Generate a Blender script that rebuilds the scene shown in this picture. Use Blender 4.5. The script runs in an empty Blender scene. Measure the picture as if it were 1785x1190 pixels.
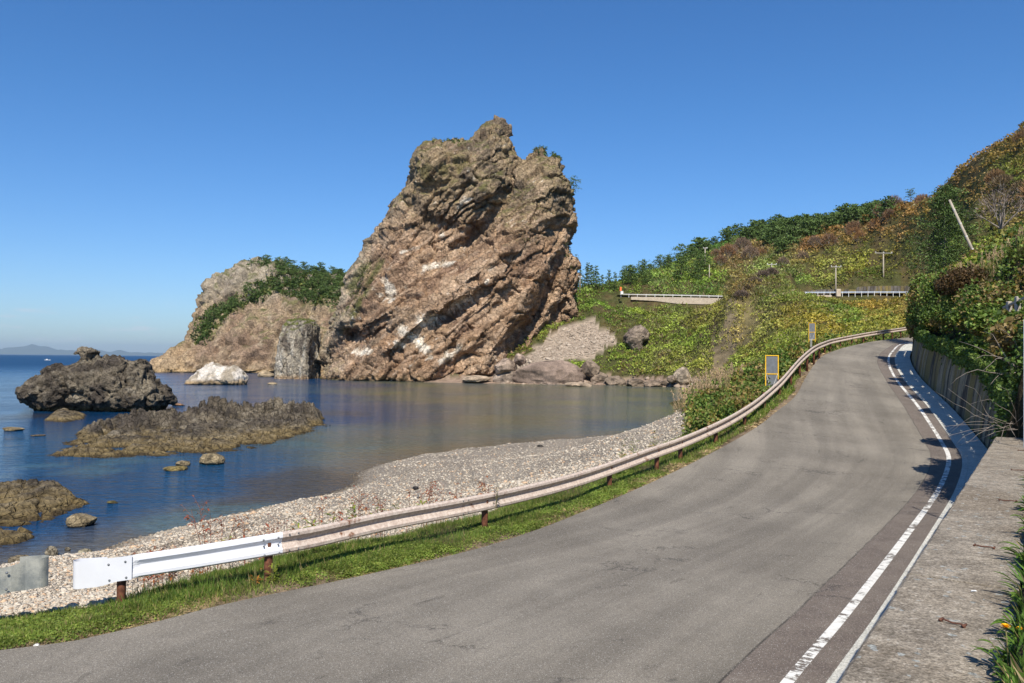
import bpy, math
import numpy as np
from mathutils import Matrix, Vector

# ------------------------------------------------------------------ camera, sky, sun, exposure
SC = bpy.context.scene
FPX, EYE = 1388.0, 7.0
PITCH, ROLL = math.radians(1.24), math.radians(0.5)
_f = np.array([0, math.cos(PITCH), math.sin(PITCH)])
_r0 = np.array([1.0, 0, 0]); _u0 = np.array([0, -math.sin(PITCH), math.cos(PITCH)])
_r = math.cos(ROLL)*_r0 + math.sin(ROLL)*_u0
_u = math.cos(ROLL)*_u0 - math.sin(ROLL)*_r0
cd = bpy.data.cameras.new('camera'); cam = bpy.data.objects.new('camera', cd)
SC.collection.objects.link(cam); SC.camera = cam
cd.sensor_width = 36; cd.lens = FPX*36/1785; cd.clip_start = 0.1; cd.clip_end = 120000
cam.matrix_world = Matrix(((_r[0], _u[0], -_f[0], 0), (_r[1], _u[1], -_f[1], 0), (_r[2], _u[2], -_f[2], EYE), (0, 0, 0, 1)))

SUN_EL, SUN_AZ = math.radians(47), math.radians(2)     # sun behind the camera
W = bpy.data.worlds.new('World'); SC.world = W; W.use_nodes = True
nt = W.node_tree; nt.nodes.clear()
N = nt.nodes.new; L = nt.links.new
wo = N('ShaderNodeOutputWorld'); bg = N('ShaderNodeBackground'); sky = N('ShaderNodeTexSky')
sky.sky_type = 'NISHITA'; sky.sun_disc = False; sky.sun_elevation = SUN_EL
sky.sun_rotation = math.pi + SUN_AZ; sky.altitude = 0; sky.air_density = 1.0; sky.dust_density = 0.35; sky.ozone_density = 3.0
bg.inputs['Strength'].default_value = 0.092
# small fair-weather clouds low over the sea
tc = N('ShaderNodeTexCoord'); sep = N('ShaderNodeSeparateXYZ'); L(tc.outputs['Generated'], sep.inputs[0])
def wmath(op, a, b=None, c=None):
    n = N('ShaderNodeMath'); n.operation = op
    for i, v in enumerate((a, b, c)):
        if v is None: continue
        if isinstance(v, (int, float)): n.inputs[i].default_value = v
        else: L(v, n.inputs[i])
    return n.outputs[0]
def wramp(v, a, b, c, d):
    m = N('ShaderNodeMapRange'); m.interpolation_type = 'SMOOTHSTEP'; L(v, m.inputs[0])
    m.inputs[1].default_value = a; m.inputs[2].default_value = b; m.inputs[3].default_value = c; m.inputs[4].default_value = d
    return m.outputs[0]
mp = N('ShaderNodeMapping'); L(tc.outputs['Generated'], mp.inputs[0]); mp.inputs['Scale'].default_value = (16, 16, 95)
nz = N('ShaderNodeTexNoise'); L(mp.outputs[0], nz.inputs['Vector']); nz.inputs['Scale'].default_value = 1.0
nz.inputs['Detail'].default_value = 7; nz.inputs['Roughness'].default_value = 0.6
cl = wramp(nz.outputs['Fac'], 0.53, 0.72, 0, 1)
band = wmath('MULTIPLY', wramp(sep.outputs['Z'], 0.006, 0.018, 0, 1), wramp(sep.outputs['Z'], 0.03, 0.07, 1, 0))
side = wramp(sep.outputs['X'], -0.40, -0.2, 1, 0)
cm = wmath('MULTIPLY', wmath('MULTIPLY', cl, band), wmath('MULTIPLY', side, 0.55))
mx = N('ShaderNodeMixRGB'); L(cm, mx.inputs[0])
hs = N('ShaderNodeHueSaturation'); hs.inputs['Saturation'].default_value = 1.18; hs.inputs['Value'].default_value = 1.0
L(sky.outputs[0], hs.inputs['Color'])
tn = N('ShaderNodeValToRGB'); L(sep.outputs['Z'], tn.inputs[0]); tn.color_ramp.elements[0].position = 0.0; tn.color_ramp.elements[0].color = (0.66, 0.82, 1.10, 1)
tn.color_ramp.elements[1].position = 0.30; tn.color_ramp.elements[1].color = (0.60, 0.86, 1.10, 1); e_ = tn.color_ramp.elements.new(0.1); e_.color = (0.66, 0.85, 1.12, 1)
tm = N('ShaderNodeMixRGB'); tm.blend_type = 'MULTIPLY'; tm.inputs[0].default_value = 1; L(hs.outputs[0], tm.inputs[1]); L(tn.outputs[0], tm.inputs[2])
L(tm.outputs[0], mx.inputs[1]); mx.inputs[2].default_value = (6.2, 6.4, 7.2, 1)
L(mx.outputs[0], bg.inputs['Color']); L(bg.outputs[0], wo.inputs['Surface'])
sl = bpy.data.lights.new('sun', 'SUN'); sl.energy = 5.0; sl.angle = math.radians(0.53); sl.color = (1.0, 0.925, 0.81)
so = bpy.data.objects.new('sun', sl); SC.collection.objects.link(so)
_sd = Vector((math.sin(SUN_AZ)*math.cos(SUN_EL), -math.cos(SUN_AZ)*math.cos(SUN_EL), math.sin(SUN_EL)))
so.rotation_euler = _sd.to_track_quat('Z', 'Y').to_euler(); so.location = (0, -20, 60)
SC.view_settings.view_transform = 'Standard'; SC.view_settings.look = 'None'
SC.view_settings.exposure = 0.42; SC.view_settings.gamma = 1.0

# ------------------------------------------------------------------ pixel helpers (photo is 1785 x 1190)
def ray(px, py):
    px = np.asarray(px, float); py = np.asarray(py, float)
    a = (px-892.5)/FPX; b = -(py-595)/FPX
    return _f + a[..., None]*_r + b[..., None]*_u
def P(px, py, Y):
    d = ray(px, py); t = np.asarray(Y, float)/d[..., 1]
    return d*t[..., None] + np.array([0, 0, EYE])
def PZ(px, py, z=0.0):
    d = ray(px, py); t = (z-EYE)/d[..., 2]
    return d*np.asarray(t)[..., None] + np.array([0, 0, EYE])
def proj(V):
    q = V - np.array([0, 0, EYE]); zf = np.maximum(q@_f, 1e-3)
    return 892.5 + FPX*(q@_r)/zf, 595 - FPX*(q@_u)/zf
rng = np.random.default_rng(7)

# ------------------------------------------------------------------ noise (numpy)
def _h(ix, iy, iz, s):
    n = (ix*374761393 + iy*668265263 + iz*2147483647 + s*974634777) & 0xffffffff
    n = ((n ^ (n >> 13))*1274126177) & 0xffffffff
    n = ((n ^ (n >> 15))*2246822519) & 0xffffffff
    n = n ^ (n >> 16)
    return (n & 0xffffff)/float(0xffffff)
def vn(p, s=0):
    p = np.asarray(p, float); i = np.floor(p).astype(np.int64); f = p - i; f = f*f*f*(f*(f*6-15)+10)
    x, y, z = i.T; fx, fy, fz = f.T
    def L1(dy, dz): return _h(x, y+dy, z+dz, s)*(1-fx) + _h(x+1, y+dy, z+dz, s)*fx
    return (L1(0, 0)*(1-fy)+L1(1, 0)*fy)*(1-fz) + (L1(0, 1)*(1-fy)+L1(1, 1)*fy)*fz
def fbm(p, o=5, s=0, rough=0.5):
    a, t, r = 1.0, 0.0, 0.0
    for k in range(o):
        r = r + a*(vn(p, s+k*17)*2-1); t += a; a *= rough; p = p*2.03 + 11.3
    return r/t
def ridged(p, o=4, s=0, rough=0.5):
    a, t, r = 1.0, 0.0, 0.0
    for k in range(o):
        r = r + a*(1-np.abs(vn(p, s+k*31)*2-1)*2); t += a; a *= rough; p = p*2.07 + 5.1
    return r/t
def cell(p, s=0):
    i = np.floor(p).astype(np.int64); f1 = np.full(len(p), 9.0); f2 = f1.copy(); idv = np.zeros(len(p))
    for dx in (-1, 0, 1):
        for dy in (-1, 0, 1):
            for dz in (-1, 0, 1):
                c = i + np.array([dx, dy, dz]); x, y, z = c.T
                q = c + np.stack([_h(x, y, z, s+1), _h(x, y, z, s+2), _h(x, y, z, s+3)], 1)
                d = np.linalg.norm(p-q, axis=1); v = _h(x, y, z, s+4)
                nb = d < f1
                f2 = np.where(nb, f1, np.minimum(f2, d)); idv = np.where(nb, v, idv); f1 = np.where(nb, d, f1)
    return f1, f2, idv
def sst(a, b, x):
    t = np.clip((x-a)/(b-a), 0, 1); return t*t*(3-2*t)
def mixc(a, b, t): return a*(1-t[:, None]) + np.asarray(b)*t[:, None]

# ------------------------------------------------------------------ mesh helpers
def mesh_np(name, V, F, mat=None, parent=None, col=None, smooth=False, uv=None, loc=None):
    me = bpy.data.meshes.new(name); V = np.asarray(V, np.float32)
    if isinstance(F, np.ndarray) and F.ndim == 2:
        m, k = F.shape; me.vertices.add(len(V)); me.vertices.foreach_set('co', V.ravel())
        me.loops.add(m*k); me.loops.foreach_set('vertex_index', F.astype(np.int32).ravel())
        me.polygons.add(m); me.polygons.foreach_set('loop_start', np.arange(0, m*k, k, dtype=np.int32))
        me.polygons.foreach_set('loop_total', np.full(m, k, np.int32)); me.update(calc_edges=True)
    else:
        me.from_pydata([tuple(v) for v in V], [], [tuple(int(i) for i in f) for f in F]); me.update()
    if col is not None:
        dom = 'POINT' if len(col) == len(V) else 'FACE'
        at = me.attributes.new('Col', 'FLOAT_COLOR', dom)
        c4 = np.ones((len(col), 4), np.float32); c4[:, :3] = col; at.data.foreach_set('color', c4.ravel())
    if uv is not None:
        ul = me.uv_layers.new(name='UVMap'); vi = np.empty(len(me.loops), np.int32); me.loops.foreach_get('vertex_index', vi)
        ul.data.foreach_set('uv', np.asarray(uv, np.float32)[vi].ravel())
    if smooth: me.polygons.foreach_set('use_smooth', np.ones(len(me.polygons), bool))
    me.validate()
    if mat is not None: me.materials.append(mat)
    o = bpy.data.objects.new(name, me); SC.collection.objects.link(o)
    if loc is not None: o.location = loc
    if parent is not None: o.parent = parent
    return o
def tag(o, label=None, cat=None, group=None, kind=None):
    if label: o['label'] = label
    if cat: o['category'] = cat
    if group: o['group'] = group
    if kind: o['kind'] = kind
    return o
def empty(name, loc, label, cat, group=None, rz=0):
    o = bpy.data.objects.new(name, None); SC.collection.objects.link(o); o.location = loc; o.rotation_euler = (0, 0, rz)
    o.empty_display_size = 0.3
    return tag(o, label, cat, group)
def copy_tree(o, parent=None):
    c = o.copy(); SC.collection.objects.link(c)
    if parent is not None: c.parent = parent
    for ch in [k for k in bpy.data.objects if k.parent == o and k != c]: copy_tree(ch, c)
    return c
class MB:
    def __init__(s): s.v = []; s.f = []
    def add(s, V, F):
        b = len(s.v); s.v += [tuple(map(float, v)) for v in V]; s.f += [tuple(b+i for i in f) for f in F]; return s
    def box(s, c, d, ax=None, bev=0.0):
        c = np.array(c, float); A = np.eye(3) if ax is None else np.array(ax, float); h = np.array(d)/2.0
        if bev <= 0:
            V = [c + (A.T@(h*np.array(q))) for q in [(-1,-1,-1),(1,-1,-1),(1,1,-1),(-1,1,-1),(-1,-1,1),(1,-1,1),(1,1,1),(-1,1,1)]]
            return s.add(V, [(0,3,2,1),(4,5,6,7),(0,1,5,4),(1,2,6,5),(2,3,7,6),(3,0,4,7)])
        V = []; b = bev
        rings = [(-h[2], b), (-h[2]+b, 0), (h[2]-b, 0), (h[2], b)]
        for z, i in rings:
            x, y = h[0]-i, h[1]-i
            for q in [(-x+b,-y),(x-b,-y),(x,-y+b),(x,y-b),(x-b,y),(-x+b,y),(-x,y-b),(-x,-y+b)]:
                V.append(c + A.T@np.array([q[0], q[1], z]))
        F = [tuple(range(7, -1, -1)), tuple(range(24, 32))]
        for r in range(3):
            for k in range(8): F.append((r*8+k, r*8+(k+1) % 8, r*8+8+(k+1) % 8, r*8+8+k))
        return s.add(V, F)
    def tube(s, pts, rad, n=8, cap=True):
        pts = [np.array(p, float) for p in pts]
        if not hasattr(rad, '__len__'): rad = [rad]*len(pts)
        V = []; F = []
        for i, p in enumerate(pts):
            t = pts[min(i+1, len(pts)-1)] - pts[max(i-1, 0)]; t = t/(np.linalg.norm(t)+1e-9)
            a = np.cross(t, [0, 0, 1.0]) if abs(t[2]) < 0.95 else np.cross(t, [1.0, 0, 0]); a /= np.linalg.norm(a); b = np.cross(t, a)
            for k in range(n):
                q = 2*math.pi*k/n; V.append(p + rad[i]*(a*math.cos(q)+b*math.sin(q)))
        for i in range(len(pts)-1):
            for k in range(n): F.append((i*n+k, i*n+n+k, i*n+n+(k+1) % n, i*n+(k+1) % n))
        if cap: F += [tuple(range(n)), tuple(range(len(pts)*n-1, len(pts)*n-n-1, -1))]
        return s.add(V, F)
    def build(s, name, mat, parent=None, smooth=False, loc=None):
        return mesh_np(name, np.array(s.v), s.f, mat, parent, smooth=smooth, loc=loc)

# leaf clouds: P (n,3) centres, size (n,), returns rhombus quads, random orientation biased by nrm
def quads(Pc, size, aspect=0.6, up=0.0, nrm=None, rg=rng, fold=0.0, long=None):
    n = len(Pc); a = rg.normal(size=(n, 3)) if long is None else long + rg.normal(size=(n, 3))*0.25
    a /= np.linalg.norm(a, axis=1)[:, None]
    m = rg.normal(size=(n, 3)); m[:, 2] += up
    if nrm is not None: m = m + nrm
    b = np.cross(m, a); b /= (np.linalg.norm(b, axis=1)[:, None]+1e-9)
    s = np.asarray(size)[:, None]*np.ones((n, 1)); asp = np.asarray(aspect)*np.ones((n,)); asp = asp[:, None]
    V = np.stack([Pc - a*s*0.5, Pc + b*s*asp*0.5 - a*s*0.05, Pc + a*s*0.5, Pc - b*s*asp*0.5 - a*s*0.05], 1).reshape(-1, 3)
    return V, np.arange(4*n).reshape(n, 4)

# ------------------------------------------------------------------ materials
MATS = {}
def newmat(name):
    m = bpy.data.materials.new(name); m.use_nodes = True; m.node_tree.nodes.clear(); MATS[name] = m
    t = m.node_tree; return m, t, t.nodes.new, t.links.new
class NT:
    def __init__(s, name):
        s.m, s.t, s.n, s.l = newmat(name); s.out = s.n('ShaderNodeOutputMaterial'); s.b = s.n('ShaderNodeBsdfPrincipled')
        s.l(s.b.outputs[0], s.out.inputs[0])
    def put(s, v, sock):
        if v is None: return
        if isinstance(v, (int, float)): sock.default_value = v
        elif isinstance(v, (tuple, list)): sock.default_value = tuple(v) + ((1,) if len(v) == 3 and len(sock.default_value) == 4 else ())
        else: s.l(v, sock)
    def coord(s, kind='Object', scale=(1, 1, 1), rot=(0, 0, 0)):
        if kind == 'Pos': o = s.n('ShaderNodeNewGeometry').outputs['Position']
        else: o = s.n('ShaderNodeTexCoord').outputs[kind]
        if scale != (1, 1, 1) or rot != (0, 0, 0):
            m = s.n('ShaderNodeMapping'); s.l(o, m.inputs[0]); m.inputs['Scale'].default_value = scale; m.inputs['Rotation'].default_value = rot; o = m.outputs[0]
        return o
    def noise(s, vec, scale, detail=5, rough=0.55, dist=0.0, out='Fac'):
        k = s.n('ShaderNodeTexNoise'); s.l(vec, k.inputs['Vector']); k.inputs['Scale'].default_value = scale
        k.inputs['Detail'].default_value = detail; k.inputs['Roughness'].default_value = rough; k.inputs['Distortion'].default_value = dist
        return k.outputs[out]
    def voro(s, vec, scale, feat='F1', out='Distance', rand=1.0):
        k = s.n('ShaderNodeTexVoronoi'); s.l(vec, k.inputs['Vector']); k.feature = feat; k.inputs['Scale'].default_value = scale
        k.inputs['Randomness'].default_value = rand
        return k.outputs[out]
    def rng(s, v, a, b, c=0.0, d=1.0, smooth=True):
        k = s.n('ShaderNodeMapRange'); k.interpolation_type = 'SMOOTHSTEP' if smooth else 'LINEAR'; s.l(v, k.inputs[0])
        for i, q in enumerate((a, b, c, d)): k.inputs[i+1].default_value = q
        return k.outputs[0]
    def math(s, op, a, b=None):
        k = s.n('ShaderNodeMath'); k.operation = op; s.put(a, k.inputs[0]); s.put(b, k.inputs[1]); return k.outputs[0]
    def mix(s, fac, a, b, mode='MIX'):
        k = s.n('ShaderNodeMixRGB'); k.blend_type = mode; s.put(fac, k.inputs[0]); s.put(a, k.inputs[1]); s.put(b, k.inputs[2]); return k.outputs[0]
    def attr(s, name='Col'):
        k = s.n('ShaderNodeAttribute'); k.attribute_name = name; return k.outputs['Color']
    def val(s, col, fac):
        k = s.n('ShaderNodeHueSaturation'); s.l(col, k.inputs['Color']); s.put(fac, k.inputs['Value']); return k.outputs[0]
    def bump(s, h, dist, strength=1.0, prev=None):
        k = s.n('ShaderNodeBump'); s.l(h, k.inputs['Height']); k.inputs['Distance'].default_value = dist; k.inputs['Strength'].default_value = strength
        if prev is not None: s.l(prev, k.inputs['Normal'])
        return k.outputs[0]
    def fin(s, col=None, rough=0.8, nrm=None, metal=0.0, spec=0.3):
        s.put(col, s.b.inputs['Base Color']); s.put(rough, s.b.inputs['Roughness']); s.put(metal, s.b.inputs['Metallic'])
        s.put(spec, s.b.inputs['Specular IOR Level'])
        if nrm is not None: s.l(nrm, s.b.inputs['Normal'])
        return s.m
def foliage(name, trans=0.38, var=0.35, rough=0.55):
    q = NT(name); c = q.attr()
    nzv = q.noise(q.coord('Pos'), 3.0, 3); c = q.val(c, q.rng(nzv, 0.3, 0.7, 1-var, 1+var))
    q.fin(c, rough, spec=0.25)
    tr = q.n('ShaderNodeBsdfTranslucent'); c2 = q.mix(1.0, c, (1.0, 1.05, 0.45), 'MULTIPLY'); q.l(c2, tr.inputs[0])
    mxs = q.n('ShaderNodeMixShader'); mxs.inputs[0].default_value = trans
    q.l(q.b.outputs[0], mxs.inputs[1]); q.l(tr.outputs[0], mxs.inputs[2]); q.l(mxs.outputs[0], q.out.inputs[0])
    return q.m
def plain(name, col, rough=0.6, metal=0.0, scale=20.0, var=0.15, bump=0.0):
    q = NT(name); v = q.coord('Object'); n1 = q.noise(v, scale, 6)
    c = q.n('ShaderNodeRGB'); c.outputs[0].default_value = (*col, 1)
    q.fin(q.val(c.outputs[0], q.rng(n1, 0.3, 0.7, 1-var, 1+var)), rough, metal=metal, nrm=q.bump(n1, bump) if bump else None)
    return q.m

def rock_mat(name, s=1.0, bumpd=0.5, stretch=(1, 1, 1), rot=(0, 0, 0)):
    q = NT(name); v = q.coord('Pos', stretch, rot); c = q.attr()
    n1 = q.noise(v, 0.35*s, 8, 0.65, 0.6); n2 = q.noise(v, 2.2*s, 6, 0.65); n3 = q.voro(v, 0.9*s, 'DISTANCE_TO_EDGE')
    k = q.math('MULTIPLY', q.rng(n1, 0.3, 0.7, 0.76, 1.26), q.rng(n2, 0.28, 0.72, 0.72, 1.3))
    k = q.math('MULTIPLY', k, q.rng(n3, 0.0, 0.05, 0.72, 1.0))
    b = q.bump(n1, bumpd*2.0); b = q.bump(n2, bumpd*0.55, 1.0, b); b = q.bump(q.rng(n3, 0, 0.08), bumpd*0.25, 1.0, b)
    return q.fin(q.val(c, k), 0.9, b, spec=0.2)
M_ROCK = rock_mat('stack_rock', 0.8, 0.9)
M_LAVA = rock_mat('dark_lava_rock', 2.0, 0.35)
M_SMALL = rock_mat('shore_rock', 3.0, 0.15)
M_LEAF = foliage('leaf'); M_NEEDLE = foliage('needle', 0.12, 0.3, 0.6); M_GRASS = foliage('grass_blade', 0.35, 0.3)
M_DRY = foliage('dry_twig', 0.1, 0.3, 0.8)
def ground_mat():
    q = NT('soil'); c = q.attr(); v = q.coord('Pos'); n1 = q.noise(v, 0.5, 8, 0.7); n2 = q.noise(v, 9, 5, 0.7)
    k = q.math('MULTIPLY', q.rng(n1, 0.3, 0.7, 0.65, 1.35), q.rng(n2, 0.3, 0.7, 0.7, 1.3))
    return q.fin(q.val(c, k), 0.95, q.bump(n2, 0.05, 1, q.bump(n1, 0.6)), spec=0.1)
M_SOIL = ground_mat()
def beach_mat():
    q = NT('shingle'); v = q.coord('Pos'); w = q.voro(v, 9.0, out='Color'); w2 = q.voro(v, 9.0, 'DISTANCE_TO_EDGE')
    w3 = q.voro(v, 22.0, out='Color'); big = q.noise(v, 0.25, 6, 0.65)
    sp = q.n('ShaderNodeSeparateColor'); q.l(w, sp.inputs[0]); sp3 = q.n('ShaderNodeSeparateColor'); q.l(w3, sp3.inputs[0])
    base = q.mix(sp.outputs[0], (0.25, 0.21, 0.16), (0.50, 0.435, 0.345))
    base = q.mix(q.math('MULTIPLY', sp3.outputs[1], 0.5), base, (0.34, 0.28, 0.22))
    base = q.mix(1.0, base, q.attr(), 'MULTIPLY')
    k = q.math('MULTIPLY', q.rng(w2, 0.0, 0.12, 0.45, 1.0), q.rng(big, 0.3, 0.7, 0.82, 1.15))
    return q.fin(q.val(base, k), 0.85, q.bump(q.rng(w2, 0, 0.25), 0.05), spec=0.25)
M_BEACH = beach_mat()

# ------------------------------------------------------------------ road geometry from matched stations
def cr(pts, n):          # catmull-rom through pts, n samples per segment
    pts = np.asarray(pts, float); q = np.vstack([2*pts[0]-pts[1], pts, 2*pts[-1]-pts[-2]]); out = []
    for i in range(1, len(q)-2):
        a, b, c, d = q[i-1:i+3]
        for k in range(n):
            t = k/n; out.append(0.5*((2*b)+(-a+c)*t+(2*a-5*b+4*c-d)*t*t+(-a+3*b-3*c+d)*t**3))
    out.append(pts[-1]); return np.array(out)
Z0 = EYE-3.7
Lst = [(-30, 0, Z0), (-16, 6.3, Z0), (-11, 8.3, Z0)] + [tuple(P(x, y, d)) for x, y, d in [
    (0, 1133, 9.95), (200, 1101, 10.6), (400, 1051, 11.8), (640, 1001, 13.3), (870, 945, 15.3), (1040, 882, 18.4), (1200, 810, 22.8),
    (1310, 750, 28), (1355, 716, 32), (1388, 688, 36), (1408, 652, 44), (1438, 618, 54), (1500, 599, 63), (1562, 590, 74), (1640, 583, 88)]]
Wst = [(-14, -16, Z0), (-7.5, -7, Z0), (-4.3, -2, Z0)] + [(-1.7, 2.0, Z0), (0.8, 5.6, Z0)] + [tuple(P(x, y, d)) for x, y, d in [
    (1372, 1190, 9.1), (1482, 1060, 11.8), (1582, 930, 16.6), (1638, 850, 21.5), (1654, 800, 25.5), (1641, 770, 29), (1621, 738, 32),
    (1599, 706, 36), (1561, 659, 45), (1549, 630, 52), (1556, 612, 60), (1580, 597, 70), (1650, 590, 83)]]
Lp, Wp = cr(Lst, 8), cr(Wst, 8)
n_st = len(Lp); assert len(Wp) == n_st
def perp(line, side=1):
    t = np.gradient(line[:, :2], axis=0); t /= np.linalg.norm(t, axis=1)[:, None]
    return np.stack([t[:, 1], -t[:, 0], np.zeros(len(t))], 1)*side     # to the right of travel
Wn = perp(Wp)
Ap = Wp + Wn*0.37                      # outer edge of the asphalt
def arc(line):
    return np.concatenate([[0], np.cumsum(np.linalg.norm(np.diff(line, axis=0), axis=1))])
def ribbon(name, cols, mat, zoff=0.0, crown=None, parent=None, kind='structure'):
    n = len(cols[0]); m = len(cols); V = np.stack(cols, 1).reshape(-1, 3).copy(); V[:, 2] += zoff
    F = [(i*m+j, i*m+j+1, (i+1)*m+j+1, (i+1)*m+j) for i in range(n-1) for j in range(m-1)]
    ac = arc(cols[0]); uv = np.zeros((n*m, 2))
    for j in range(m):
        uv[j::m, 0] = np.linalg.norm((cols[j]-cols[-1])[:, :2], axis=1); uv[j::m, 1] = arc(cols[-1])
    o = mesh_np(name, V, np.array(F), mat, parent, uv=uv, smooth=True)
    if kind: o['kind'] = kind
    return o
def asphalt():
    q = NT('asphalt'); v = q.coord('Pos'); uv = q.coord('UV'); sp = q.n('ShaderNodeSeparateXYZ'); q.l(uv, sp.inputs[0]); u = sp.outputs[0]
    fine = q.noise(v, 90, 3, 0.8); grain = q.voro(v, 110, out='Color'); gs = q.n('ShaderNodeSeparateColor'); q.l(grain, gs.inputs[0])
    big = q.noise(v, 0.35, 6, 0.6); med = q.noise(v, 1.6, 6, 0.7)
    wob = q.math('MULTIPLY', q.math('SUBTRACT', q.noise(uv, 0.6, 3), 0.5), 0.35)
    ue = q.math('ADD', u, wob)
    c = q.mix(q.rng(big, 0.3, 0.7), (0.155, 0.138, 0.112), (0.222, 0.199, 0.162))
    # wheel paths polished paler / darker
    mp = q.n('ShaderNodeMapping'); q.l(uv, mp.inputs[0]); mp.inputs['Scale'].default_value = (1.1, 0.06, 1)
    tr = q.noise(mp.outputs[0], 1.0, 4, 0.6); c = q.val(c, q.rng(tr, 0.3, 0.7, 0.82, 1.16))
    mp3 = q.n('ShaderNodeMapping'); q.l(uv, mp3.inputs[0]); mp3.inputs['Scale'].default_value = (3.2, 0.55, 1)
    st = q.noise(mp3.outputs[0], 1.0, 6, 0.7, 0.8); c = q.val(c, q.rng(st, 0.60, 0.72, 1.0, 0.62))
    # newer brownish strip along the drain, beyond a wavy joint
    strip = q.rng(q.math('ADD', u, q.math('MULTIPLY', wob, 0.22)), 1.02, 1.00)
    c = q.mix(strip, c, q.mix(q.rng(med, 0.3, 0.7), (0.125, 0.102, 0.086), (0.17, 0.142, 0.118)))
    joint = q.math('MULTIPLY', q.rng(q.math('ABSOLUTE', q.math('SUBTRACT', q.math('ADD', u, q.math('MULTIPLY', wob, 0.22)), 1.02)), 0.0, 0.03, 1.0, 0.0), q.rng(med, 0.3, 0.6, 0.2, 0.9))
    c = q.mix(joint, c, (0.04, 0.035, 0.03))
    # hairline cracks in patches
    mp2 = q.n('ShaderNodeMapping'); q.l(v, mp2.inputs[0]); mp2.inputs['Rotation'].default_value = (0, 0, 0.5); mp2.inputs['Scale'].default_value = (0.28, 0.8, 1)
    cd_ = q.n('ShaderNodeVectorMath'); cd_.operation = 'ADD'; q.l(mp2.outputs[0], cd_.inputs[0])
    dn = q.n('ShaderNodeTexNoise'); q.l(v, dn.inputs['Vector']); dn.inputs['Scale'].default_value = 1.2; dn.inputs['Detail'].default_value = 8; dn.inputs['Roughness'].default_value = 0.7
    q.l(dn.outputs['Color'], cd_.inputs[1])
    ck = q.voro(cd_.outputs[0], 1.0, 'DISTANCE_TO_EDGE'); patch = q.rng(q.noise(v, 0.45, 5, 0.6), 0.5, 0.62)
    c = q.mix(q.math('MULTIPLY', q.math('MULTIPLY', q.rng(ck, 0.006, 0.022, 1.0, 0.0), patch), 0.75), c, (0.045, 0.04, 0.036))
    k = q.math('MULTIPLY', q.rng(gs.outputs[0], 0, 1, 0.66, 1.36, False), q.rng(fine, 0.35, 0.65, 0.84, 1.16))
    c = q.val(c, k)
    c = q.mix(q.rng(gs.outputs[1], 0.955, 0.985), c, (0.4, 0.38, 0.34))
    return q.fin(c, 0.85, q.bump(gs.outputs[2], 0.006, 0.8, q.bump(med, 0.02)), spec=0.3)
M_ASPH = asphalt()
Wl, Wr = Wp - Wn*0.066, Wp + Wn*0.066
tcols = [Lp + (Wl-Lp)*t for t in (0, 0.25, 0.5, 0.75, 1.0)] + [Wr, Ap]
road = ribbon('road', tcols, M_ASPH)
def paint():
    q = NT('worn_road_paint'); v = q.coord('Pos'); n1 = q.noise(v, 5, 7, 0.75); n2 = q.noise(v, 0.8, 3)
    m1 = q.n('ShaderNodeMapping'); q.l(q.coord('UV'), m1.inputs[0]); m1.inputs['Scale'].default_value = (2, 22, 1)
    n3 = q.noise(m1.outputs[0], 1.0, 5, 0.7)
    a = q.math('ADD', q.math('ADD', q.math('MULTIPLY', n1, 0.9), q.math('MULTIPLY', n2, 0.5)), q.math('MULTIPLY', n3, 0.6))
    q.fin(q.mix(q.rng(n1, 0.3, 0.7), (0.56, 0.55, 0.50), (0.74, 0.73, 0.69)), 0.6)
    tb = q.n('ShaderNodeBsdfTransparent'); ms = q.n('ShaderNodeMixShader'); q.l(q.rng(a, 0.88, 1.0), ms.inputs[0])
    q.l(tb.outputs[0], ms.inputs[1]); q.l(q.b.outputs[0], ms.inputs[2]); q.l(ms.outputs[0], q.out.inputs[0]); return q.m
M_PAINT = paint()
ribbon('edge_line', [Wl, Wr], M_PAINT, 0.004)

# ------------------------------------------------------------------ drain beside the road, kerb slabs
def concrete(name, a, b, streak=False, crackscale=0.0):
    q = NT(name); v = q.coord('Pos'); n1 = q.noise(v, 1.3, 8, 0.7); n2 = q.noise(v, 40, 4, 0.8); g = q.voro(v, 55, out='Color')
    gs = q.n('ShaderNodeSeparateColor'); q.l(g, gs.inputs[0])
    c = q.mix(q.rng(n1, 0.3, 0.7), a, b)
    if streak:
        m = q.n('ShaderNodeMapping'); q.l(v, m.inputs[0]); m.inputs['Scale'].default_value = (1, 1, 0.1)
        s1 = q.noise(m.outputs[0], 2.2, 5, 0.65, 0.2); s2 = q.noise(m.outputs[0], 0.9, 4, 0.6)
        c = q.mix(q.rng(s1, 0.42, 0.6), c, (0.058, 0.05, 0.04)); c = q.mix(q.rng(s2, 0.46, 0.62, 0, 0.85), c, (0.20, 0.155, 0.05))
    k = q.math('MULTIPLY', q.rng(gs.outputs[0], 0, 1, 0.72, 1.28, False), q.rng(n2, 0.3, 0.7, 0.85, 1.15))
    return q.fin(q.val(c, k), 0.9, q.bump(gs.outputs[1], 0.004, 0.7, q.bump(n1, 0.03)), spec=0.2)
M_KERB = concrete('kerb_concrete', (0.42, 0.42, 0.38), (0.56, 0.55, 0.49))
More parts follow.
